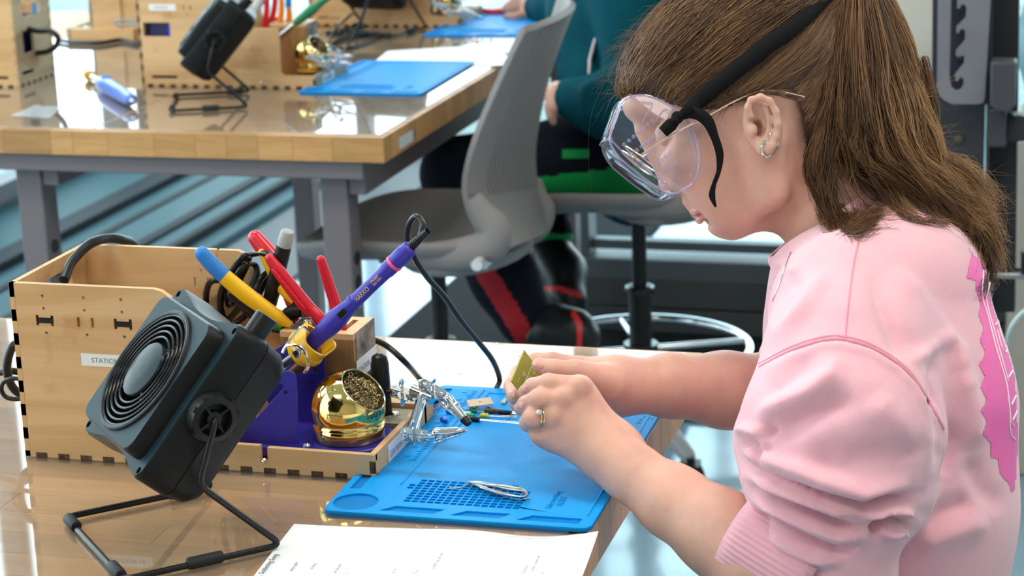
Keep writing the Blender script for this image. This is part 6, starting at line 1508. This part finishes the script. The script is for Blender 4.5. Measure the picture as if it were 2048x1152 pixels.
# ---- spectacles under the goggles
e = empty('spectacles', tuple(to_world(H(1300, 290)))); tag(e, 'thin wire spectacles with a tortoiseshell ear tip under the goggles', 'glasses'); GO2 = Vector(e.location)
def g2(x, y, ds): return Vector(to_world(H(x, y, ds))) - GO2
for sg in (-1, 1):
    MB().tube(cr([g2(1275, 318, sg * .066), g2(1330, 282, sg * .071), g2(1400, 245, sg * .0745), g2(1445, 220, sg * .077), g2(1480, 204, sg * .079)], 5), .0009, 8).build('temple_arm', mat('pale_gold', (.80, .66, .50), .25, metal=1), e)
    MB().tube(cr([g2(1476, 206, sg * .080), g2(1505, 200, sg * .0865), g2(1545, 206, sg * .090), g2(1582, 214, sg * .089)], 5), [.0014] * 5 + [.0026] * 5 + [.0036] * 6, 10).build('ear_tip', mat('tortoiseshell', (.16, .07, .03), .15, dark=(.012, .008, .006), vscale=150, coat=.5), e)
    c = g2(1278, 322, sg * .033); X = Vector(CM.T @ (up_ * .6 + fw * .15)); X.normalize(); Zv = Vector(CM[2]); pts = [c + X * (.019 * math.cos(t)) + Zv * (.024 * math.sin(t)) for t in np.linspace(0, 2 * math.pi, 40, endpoint=False)]
    MB().tube(pts, .0010, 8, closed=True).build('rim', MC['pale_gold'], e)
    MB().add(pts + [c], [(i, (i + 1) % 40, 40) for i in range(40)]).build('lens', clear_mat('spectacle_lens', (.9, .92, .95), .02, 1.5, .03, 1.6), e)
MB().tube(cr([g2(1268, 316, -.010), g2(1262, 310, 0), g2(1268, 316, .010)], 4), .0010, 8).build('bridge', MC['pale_gold'], e)
# ================================================================ person in teal on the far stool
M_teal = mat('teal_fleece', (.002, .062, .085), .85, spec=.1, bump=.3, bscale=300, var=.15, vscale=14)
M_pant = mat('dark_trousers', (.003, .005, .010), .8, spec=.12)
M_grn = mat('green_fabric', (.0, .25, .055), .75); M_redf = mat('red_fabric', (.30, .006, .012), .75)
M_shoe = mat('black_shoe', (.008, .009, .010), .35)
PO = Vector(to_world(L3(1260, 330, 4.45))); e = empty('person', PO); tag(e, 'seated person in teal hoodie and dark trousers with green and red panels', 'person')
def skin_of(name, h, lo, hi, fn, m, parent=e, off=PO, rl=1):
    f = Field(lo, hi, h); fn(f); P, Q = f.mesh(); P = relax(P, Q, rl); return np_mesh(name, to_world(P), Q, m, parent, off=off), to_world(P), Q
def ch(f, pts, k=.03, sc=(1, 1, 1)): f.chain([L4(*p) for p in pts], k=k, sc=sc)
LO, HI = np.array([-.12, -1.0, 4.02]), np.array([.34, .20, 5.0])
def hood(f):
    ch(f, [(1262, 300, 4.42, .125), (1250, 180, 4.42, .135), (1240, 20, 4.42, .150), (1232, -160, 4.42, .150), (1230, -230, 4.42, .10)], sc=(1, 1, .72))
    ch(f, [(1215, -170, 4.60, .075), (1185, -60, 4.66, .068), (1160, 20, 4.74, .060), (1110, 18, 4.86, .046), (1075, 16, 4.93, .036)], k=.03)
    ch(f, [(1240, -160, 4.24, .080), (1262, 0, 4.20, .074), (1278, 180, 4.18, .066), (1262, 228, 4.17, .068), (1200, 210, 4.18, .056), (1142, 196, 4.20, .041)], k=.03)
    for (x, y, x2, y2, r) in ((1215, 160, 1235, 250, .018), (1250, 170, 1262, 270, .018), (1175, 180, 1180, 225, .012)): f.cap(L3(x, y, 4.12), L3(x2, y2, 4.12), r, r, k=.03)
    ch(f, [(1262, 310, 4.42, .122), (1275, 345, 4.42, .115)], sc=(1, 1, .70))
skin_of('hoodie', .009, LO, HI, hood, M_teal)
def bodyf(f):
    ch(f, [(1240, 200, 4.42, .09), (1236, -150, 4.42, .10), (1236, -330, 4.42, .05), (1236, -420, 4.42, .085)], sc=(1, 1, .8))
    ch(f, [(1236, -150, 4.36, .05), (1262, 0, 4.21, .045), (1275, 180, 4.18, .042), (1262, 226, 4.17, .042), (1200, 208, 4.18, .036), (1150, 195, 4.20, .029), (1120, 192, 4.21, .028)]); 
    for i, (dx, dy) in enumerate(((-14, -16), (-20, -4), (-20, 8), (-14, 18))): ch(f, [(1118, 196 + dy * .6, 4.20, .013), (1112 + dx * .3, 196 + dy, 4.19, .010), (1108 + dx * .4, 212 + dy, 4.20, .009), (1112 + dx * .4, 226 + dy, 4.21, .008)], k=.006)
    ch(f, [(1114, 175, 4.23, .014), (1100, 178, 4.215, .010), (1096, 192, 4.21, .009)], k=.008)
    ch(f, [(1232, -160, 4.50, .05), (1215, -160, 4.60, .045), (1185, -60, 4.66, .042), (1160, 20, 4.74, .038), (1120, 18, 4.86, .030), (1075, 14, 4.93, .026), (1058, 14, 4.95, .024)])
    for dy, l in ((-14, 34), (-5, 44), (4, 46), (12, 36)): ch(f, [(1056, 13 + dy * .7, 4.95, .012), (1030, 8 + dy * .8, 4.95, .0095), (1056 - l, 16 + dy * .7, 4.955, .0085)], k=.005)
    ch(f, [(1056, 26, 4.93, .013), (1030, 34, 4.92, .010), (1014, 33, 4.93, .009)], k=.008)
skin_of('body', .0045, np.array([-.06, -1.12, 4.02]), np.array([.38, -.22, 5.02]), bodyf, M_skin)
def pants(f):
    ch(f, [(1262, 322, 4.34, .105), (1150, 322, 4.33, .090), (1020, 330, 4.33, .080), (915, 348, 4.34, .072)], k=.03, sc=(1, 1, .9))
    ch(f, [(1262, 322, 4.55, .105), (1150, 318, 4.58, .088), (1010, 325, 4.62, .075)], k=.03)
    ch(f, [(915, 348, 4.34, .072), (955, 470, 4.30, .066), (1010, 560, 4.27, .064), (1050, 635, 4.25, .058)], k=.03)
    ch(f, [(1010, 325, 4.62, .075), (1060, 400, 4.58, .068), (1094, 470, 4.54, .058)], k=.03)
    f.cap(L3(1060, 405, 4.50), L3(1120, 425, 4.50), .012, .012, k=.02); f.cap(L3(1075, 450, 4.46), L3(1125, 460, 4.46), .012, .012, k=.02)
P_ = skin_of('trousers', .006, np.array([-.22, -.42, 4.0]), np.array([.42, .14, 4.80]), pants, [M_pant, M_grn, M_redf])
o, Pw, Qw = P_; x, y, s_ = proj_np(Pw); qx, qy, qs = x[Qw].mean(1), y[Qw].mean(1), s_[Qw].mean(1); mi = np.zeros(len(Qw), int)
mi[(qs < 4.5) & (qy > 355 - (qx - 1070) * .12) & (qx > 1060) & (qy < 420)] = 1
mi[(qx > 1122) & (qx < 1176) & (np.abs(qy - (311 - (qx - 1122) * .10)) < 9) & (qs < 4.4)] = 1
mi[(qs < 4.42) & (qy > 500) & (np.abs(qx - (955 + (qy - 520) * .62)) < 24)] = 2
mi[(qs < 4.42) & (qy > 600) & (qx > 1050) & (qy > 690 - (qx - 1030) * .9)] = 1
mi[(qs > 4.42) & (qy > 468) & (qx > 1050)] = 1
o.data.polygons.foreach_set('material_index', mi.astype(np.int32))
def shoe(pts, stripe, name, sole):
    def fn(f): 
        ch(f, pts, k=.02, sc=(1, 1, .9)); ch(f, sole, k=.015)
    ps = np.array([L3(*p[:3]) for p in pts + sole]); o, Pw, Qw = skin_of(name, .005, ps.min(0) - .08, ps.max(0) + .08, fn, [M_shoe, mat('red_trim', (.55, .02, .025), .4)])
    x, y, s_ = proj_np(Pw); qx, qy = x[Qw].mean(1), y[Qw].mean(1); d, _, _ = poly_dist(qx, qy, stripe); o.data.polygons.foreach_set('material_index', (d < 5.5).astype(np.int32))
shoe([(1075, 655, 4.25, .046), (1110, 660, 4.24, .050), (1150, 664, 4.22, .042), (1166, 672, 4.21, .034)], [(1148, 626), (1160, 650), (1158, 690)], 'shoe', [(1085, 690, 4.25, .030), (1165, 696, 4.21, .028)])
shoe([(1100, 505, 4.53, .050), (1125, 545, 4.50, .050), (1132, 590, 4.47, .044)], [(1085, 578), (1120, 577), (1160, 590)], 'shoe', [(1110, 612, 4.48, .026), (1150, 606, 4.46, .024)])
b = MB().tube([Vector(to_world(L3(*p))) - PO for p in ((1216, -20, 4.20), (1205, 40, 4.24), (1190, 85, 4.245), (1180, 120, 4.24), (1178, 150, 4.22))], [.012, .014, .012, .010, .006], 10, flat=.4); b.build('pale_strap', mat('pale_pink_strap', (.62, .48, .52), .6), e)
o = MB().tube([at(964, 20, 4.8), at(985, 26, 4.8), at(1018, 22, 4.8)], [.005, .010, .009], 12).build('red_tool', M_red); tag(o, 'red tool held in the hand over the back blue mat', 'tool')
# ================================================================ metal frame and column at the right
YM = 3.55
e = empty('lift_frame', at(1950, 300, YM)); tag(e, 'dark metal frame with a notched grey steel plate at the right edge', 'frame'); fo = Vector(e.location)
def fA(x, y, yy=YM): return at(x, y, yy) - fo
def pxplate(pts, holes, t, m, name, yy=YM, bev=.001):
    q = [fA(*p, yy) for p in pts]; hs = [[fA(*p, yy) for p in h_] for h_ in holes]
    MB().plate([(p.x, p.z) for p in q], [[(p.x, p.z) for p in h_] for h_ in hs], t, (0, q[0].y, 0), EX, EZ).build(name, m, e, bevel=bev)
M_fr = mat('anthracite_frame', (.030, .030, .035), .5, spec=.4); M_gp = mat('brushed_steel_plate', (.17, .17, .19), .5, metal=.1, var=.12, vscale=8)
pxplate([(1868, -60), (1990, -60), (1972, 620), (1862, 620)], (), .05, M_fr, 'upright', YM + .05)
pxplate([(1992, -60), (2040, -60), (2030, 620), (1972, 620)], (), .03, mat('dark_bar', (.018, .018, .021), .5), 'upright', YM + .07)
sl = [(1903, -40), (1899, 160)]
slot = [(1903, -30), (1899, 155), (1902, 172), (1912, 181), (1922, 178), (1928, 166), (1927, 156), (1921, 153), (1917, 160), (1912, 163), (1910, 148), (1928, 126), (1929, 110), (1922, 112), (1912, 112), (1912, 100), (1930, 80), (1931, 62), (1926, 57), (1920, 60), (1918, 66), (1913, 66), (1913, 53), (1932, 34), (1933, 14), (1928, 8), (1922, 10), (1920, 17), (1914, 16), (1915, 0), (1920, -30)]
plt = [(1877, -60), (1985, -60), (1970, 195), (1967, 205), (1958, 208), (1905, 208), (1888, 200), (1878, 188), (1874, 170)]
pxplate(plt, [slot[::-1]], .006, M_gp, 'notched_plate', YM - .01, .0005)
for (x, y, r) in ((1921, 112, .006), (1917, 277, .007)): MB().lathe([(0, .007), (r * .5, .007), (r * .5, .004), (r, .004), (r, 0)], fA(x, y, YM + .022), -EY, 14).build('bolt', mat('bronze_bolt', (.16, .13, .10), .4, metal=.8), e)
pxplate([(1983, 118), (2034, 120), (2030, 210), (2024, 217), (1990, 217), (1981, 205)], (), .05, mat('grey_bracket', (.05, .05, .057), .5), 'bracket', YM - .02, .004)
pxplate([(1978, 215), (2014, 215), (2012, 290), (1976, 290)], (), .04, mat('grey_bracket2', (.04, .038, .044), .5), 'bracket', YM, .002)
pxplate([(2014, 222), (2060, 232), (2060, 278), (2012, 282)], [circ(0, 0, .001, 4)] * 0, .03, M_fr, 'arm', YM + .02, .002)
q = fA(2026, 235, YM); MB().cyl(q, q + Vector((0, -.006, 0)), .0055).build('pin_hole', M_blk, e)
pxplate([(1971, 208), (1975, 208), (1968, 480), (1964, 480)], (), .006, mat('pale_edge', (.30, .45, .50), .3), 'edge_strip', YM + .0)
MB().cyl(fA(1950, 548, YM), fA(2080, 553, YM), .0065).build('handrail', mat('rail_steel', (.45, .45, .45), .25, metal=1), e)
MB().cyl(fA(1950, 538, YM + .01), fA(2080, 543, YM + .01), .005).build('handrail', M_blk, e)
pxplate([(2042, 500), (2080, 500), (2080, 545), (2042, 545)], (), .03, M_blk, 'clamp_block', YM - .02, .003)
cable('pale cable hanging at the right edge of the picture', [at(2060, 615, 3.4), at(2040, 630, 3.4), at(2022, 655, 3.4), at(2012, 690, 3.42)], .004, mat('pale_cable', (.45, .55, .52), .4))
yc = 3.75; a, c = at(1755, 200, yc), at(1888, 200, yc)
o = MB().bb((a.x - .05, yc, FL), (c.x, yc + .35, CEIL)).build('wall_column', mat('beige_column', (.52, .48, .42), .7)); struct(o)
yc = 4.1; a, c = at(2022, 300, yc), at(2300, 300, yc)
zt = at(2030, 283, yc).z
o = MB().bb((a.x, yc, FL), (c.x, yc + .4, zt)).build('beige_cabinet', mat('beige_column', (), 0), bevel=.004); tag(o, 'beige metal cabinet behind the dark frame at the right edge', 'cabinet')
b = MB()
for i in range(7):
    yy = 5.2 + i * .02; 
o = MB().loft([[at(2040 + 12 * math.sin(j * .9), 20 + i * 30, 4.6) + Vector((.06 * k, .01 * math.sin(k * 2. + i), 0)) for k in range(6)] for i, j in zip(range(-3, 8), range(11))], closed=False, caps=False).build('pale_curtain', mat('pale_blue_film', (.35, .62, .72), .4)); o.modifiers.new('s', 'SOLIDIFY').thickness = .004
tag(o, 'pale blue plastic sheeting hanging behind the frame at the top right', 'sheeting')

# ---- the woman's trousers, shoes and chair, below the picture
def jeans(f):
    def c(x, y, z, r): q = (np.array([x, y, z]) - CPOS) @ CM.T; return (*q, r)
    hx = at(1755, 1300, 1.95).x; f.chain([c(hx, 1.95, -.16, .095), c(hx + .02, 1.95, -.28, .105)], k=.03)
    for yy in (1.84, 2.02): f.chain([c(hx, (yy + 1.94) / 2, -.31, .078), c(-.44, yy, -.335, .060), c(-.40, yy, -.52, .050), c(-.36, yy, -.75, .040)], k=.03)
pts = np.array([(np.array(q) - CPOS) @ CM.T for q in ((-.6, 1.7, -.82), (.2, 1.7, -.82), (-.6, 2.2, .1), (.2, 2.2, .1), (-.6, 1.7, .1), (.2, 2.2, -.82))])
skin_of('trousers', .008, pts.min(0) - .05, pts.max(0) + .05, jeans, mat('blue_denim', (.03, .06, .14), .85, spec=.1), W_, WO)
for sy in (-.11, .07):
    b = MB(); R_ = []
    for x, w_, h in ((-.50, .012, .012), (-.47, .038, .030), (-.40, .044, .042), (-.34, .040, .062), (-.29, .036, .070), (-.275, .026, .050)):
        R_.append([Vector((x, 1.95 + sy + w_ * math.cos(a), FL + .012 + max(0, h * math.sin(a) * 1.2))) for a in np.linspace(-.4, math.pi + .4, 12)])
    b.loft([[q - Vector(WO) for q in r] for r in R_]).build('shoe', mat('white_shoe', (.6, .6, .58), .6), W_, smooth=60)
ch3 = copy_tree(ch1); ch3.location = (.09, 1.95, FL); ch3.scale = (1, 1, .78); ch3['label'] = 'grey swivel chair under the woman in pink, mostly below the picture'
